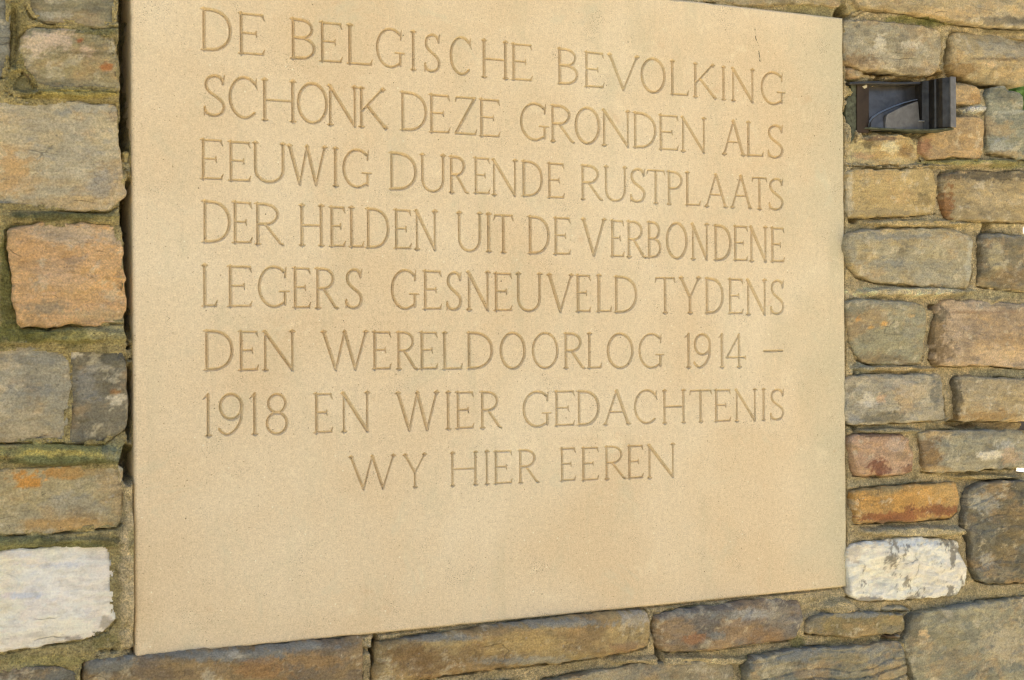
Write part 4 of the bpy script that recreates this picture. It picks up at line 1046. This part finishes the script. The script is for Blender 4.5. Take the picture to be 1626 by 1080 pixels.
# bottom rim with green bloom, seen from below
br = [(float(P(1362, 210, .012)[0]), 0.012), (float(P(1380, 210, .000)[0]), -0.002), (XF - .060, -0.006), (XF - .02, -0.020), (XF - .002, -0.040), (XL - .001, -0.044), (XL - .001, 0.02), (float(P(1362, 210, .02)[0]), 0.02)]
zbr = float(P(1440, 208, -0.0)[1])
prism_profile("bottom_rim", br, zc0 - .0035, zc0 - .0008, M_PATINA, fit)
zt0_ = float(P(1400, 133, -0.004)[1])
prism_front("top_flange", [Q(1349, 134.5, -.004), Q(1380, 133.5, -.004), Q(1420, 134.5, -.004), Q(1462, 134, -.004), Q(1462, 129.5, -.004), Q(1425, 131, -.004), Q(1390, 128.5, -.004), Q(1350, 130, -.004)], -.004, .016, M_BRONZE, fit)
# upper edge strip of the tongue, its sky highlight painted in pale colour
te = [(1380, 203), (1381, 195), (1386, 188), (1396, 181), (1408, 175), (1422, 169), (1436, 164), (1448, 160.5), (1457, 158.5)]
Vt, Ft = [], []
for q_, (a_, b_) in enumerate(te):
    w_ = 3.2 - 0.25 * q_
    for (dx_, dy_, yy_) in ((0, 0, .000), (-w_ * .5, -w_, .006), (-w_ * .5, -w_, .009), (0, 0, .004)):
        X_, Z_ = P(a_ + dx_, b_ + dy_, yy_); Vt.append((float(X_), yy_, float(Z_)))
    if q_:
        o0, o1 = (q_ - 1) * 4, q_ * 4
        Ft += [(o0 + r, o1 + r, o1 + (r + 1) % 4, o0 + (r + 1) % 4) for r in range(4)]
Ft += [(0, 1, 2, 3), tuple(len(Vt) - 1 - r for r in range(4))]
mesh_obj("tongue_edge", Vt, Ft, simple("edge_glint", (0.36, 0.40, 0.42), 0.35, 0.15, 60, 0.2, 0.0005), fit, loc=Vt[0])
sp = [Q(*a, .003) for a in ((1369, 137), (1377, 134), (1377, 139), (1373, 141))]
prism_front("paint_fleck", sp, .0025, .0045, simple("cream_paint", (0.5, 0.47, 0.33), 0.8), fit)

# ------------------------------------------------------------------ ground, path and what shows past the wall's end
def plane(name, x0, y0, x1, y1, z, mat):
    ob = mesh_obj(name, [(x0, y0, z), (x1, y0, z), (x1, y1, z), (x0, y1, z)], [(0, 1, 2, 3)], mat, loc=((x0 + x1) / 2, (y0 + y1) / 2, z))
    ob['kind'] = 'structure'; return ob
plane("ground", -400, -400, 400, 400, 0.0, simple("lawn", (0.10, 0.14, 0.035), 0.95, 0, 3.0, 0.4, 0.02))
plane("forecourt", -30, -40, 30, 0.12, 0.004, simple("pale_paving", (0.46, 0.38, 0.24), 0.9, 0, 6.0, 0.15, 0.003))
plane("gravel_path", -30, 6.0, 60, 30, 0.004, simple("pale_gravel", (0.50, 0.46, 0.34), 0.95, 0, 9.0, 0.2, 0.004))

# tree seen through the gap at the wall's end
tx, ty = float(P(1612, 156, 15.0)[0]), 15.0
tz_ = float(P(1612, 156, 15.0)[1])
tree = empty("broadleaf_tree", (tx, ty, 0), "small green tree glimpsed past the right end of the wall", "tree")
def tube(pts, rad, k=9):
    V, F = [], []
    for i, (p, r) in enumerate(zip(pts, rad)):
        for a in range(k):
            t = 2 * math.pi * a / k; V.append((p[0] + r * math.cos(t), p[1] + r * math.sin(t), p[2]))
        if i: F += [((i - 1) * k + a, (i - 1) * k + (a + 1) % k, i * k + (a + 1) % k, i * k + a) for a in range(k)]
    return V, F
V, F = tube([(tx, ty, 0), (tx + .05, ty, 1.2), (tx - .05, ty, 2.4), (tx, ty, 4.0), (tx + .1, ty, 5.5)], [.22, .16, .14, .11, .04])
off = len(V)
for k in range(9):
    a = k * 2.4; z0 = 2.9 + k * .28
    V2, F2 = tube([(tx, ty, z0), (tx + math.cos(a) * .7, ty + math.sin(a) * .7, z0 + .5), (tx + math.cos(a) * 1.5, ty + math.sin(a) * 1.5, z0 + .8)], [.07, .05, .015], 6)
    V += V2; F += [tuple(t + off for t in f_) for f_ in F2]; off = len(V)
mesh_obj("trunk", V, F, simple("bark", (0.09, 0.07, 0.05), 0.95), tree, loc=(tx, ty, 0), smooth=True)
rs = np.random.RandomState(4); V, F = [], []
cl = []
for _ in range(60):
    d = rs.normal(size=3); d /= np.linalg.norm(d); r = rs.uniform(.3, 1) ** .5
    cl.append((tx + d[0] * r * 1.9, ty + d[1] * r * 1.9, tz_ + 0.5 + d[2] * r * 1.9 * (1 if d[2] > 0 else .75)))
for c_ in cl:
    for _ in range(110):
        p = np.array(c_) + rs.normal(size=3) * 0.26
        a = rs.normal(size=3); a /= np.linalg.norm(a); b = np.cross(a, rs.normal(size=3)); b /= np.linalg.norm(b)
        s = rs.uniform(.08, .13); k = len(V)
        V += [tuple(p - a * s), tuple(p + b * s * .5), tuple(p + a * s), tuple(p - b * s * .5)]; F.append((k, k + 1, k + 2, k + 3))
mesh_obj("crown", V, F, simple("leaves", (0.07, 0.15, 0.03), 0.7, 0, 2.0, 0.4), tree, loc=(tx, ty, tz_))
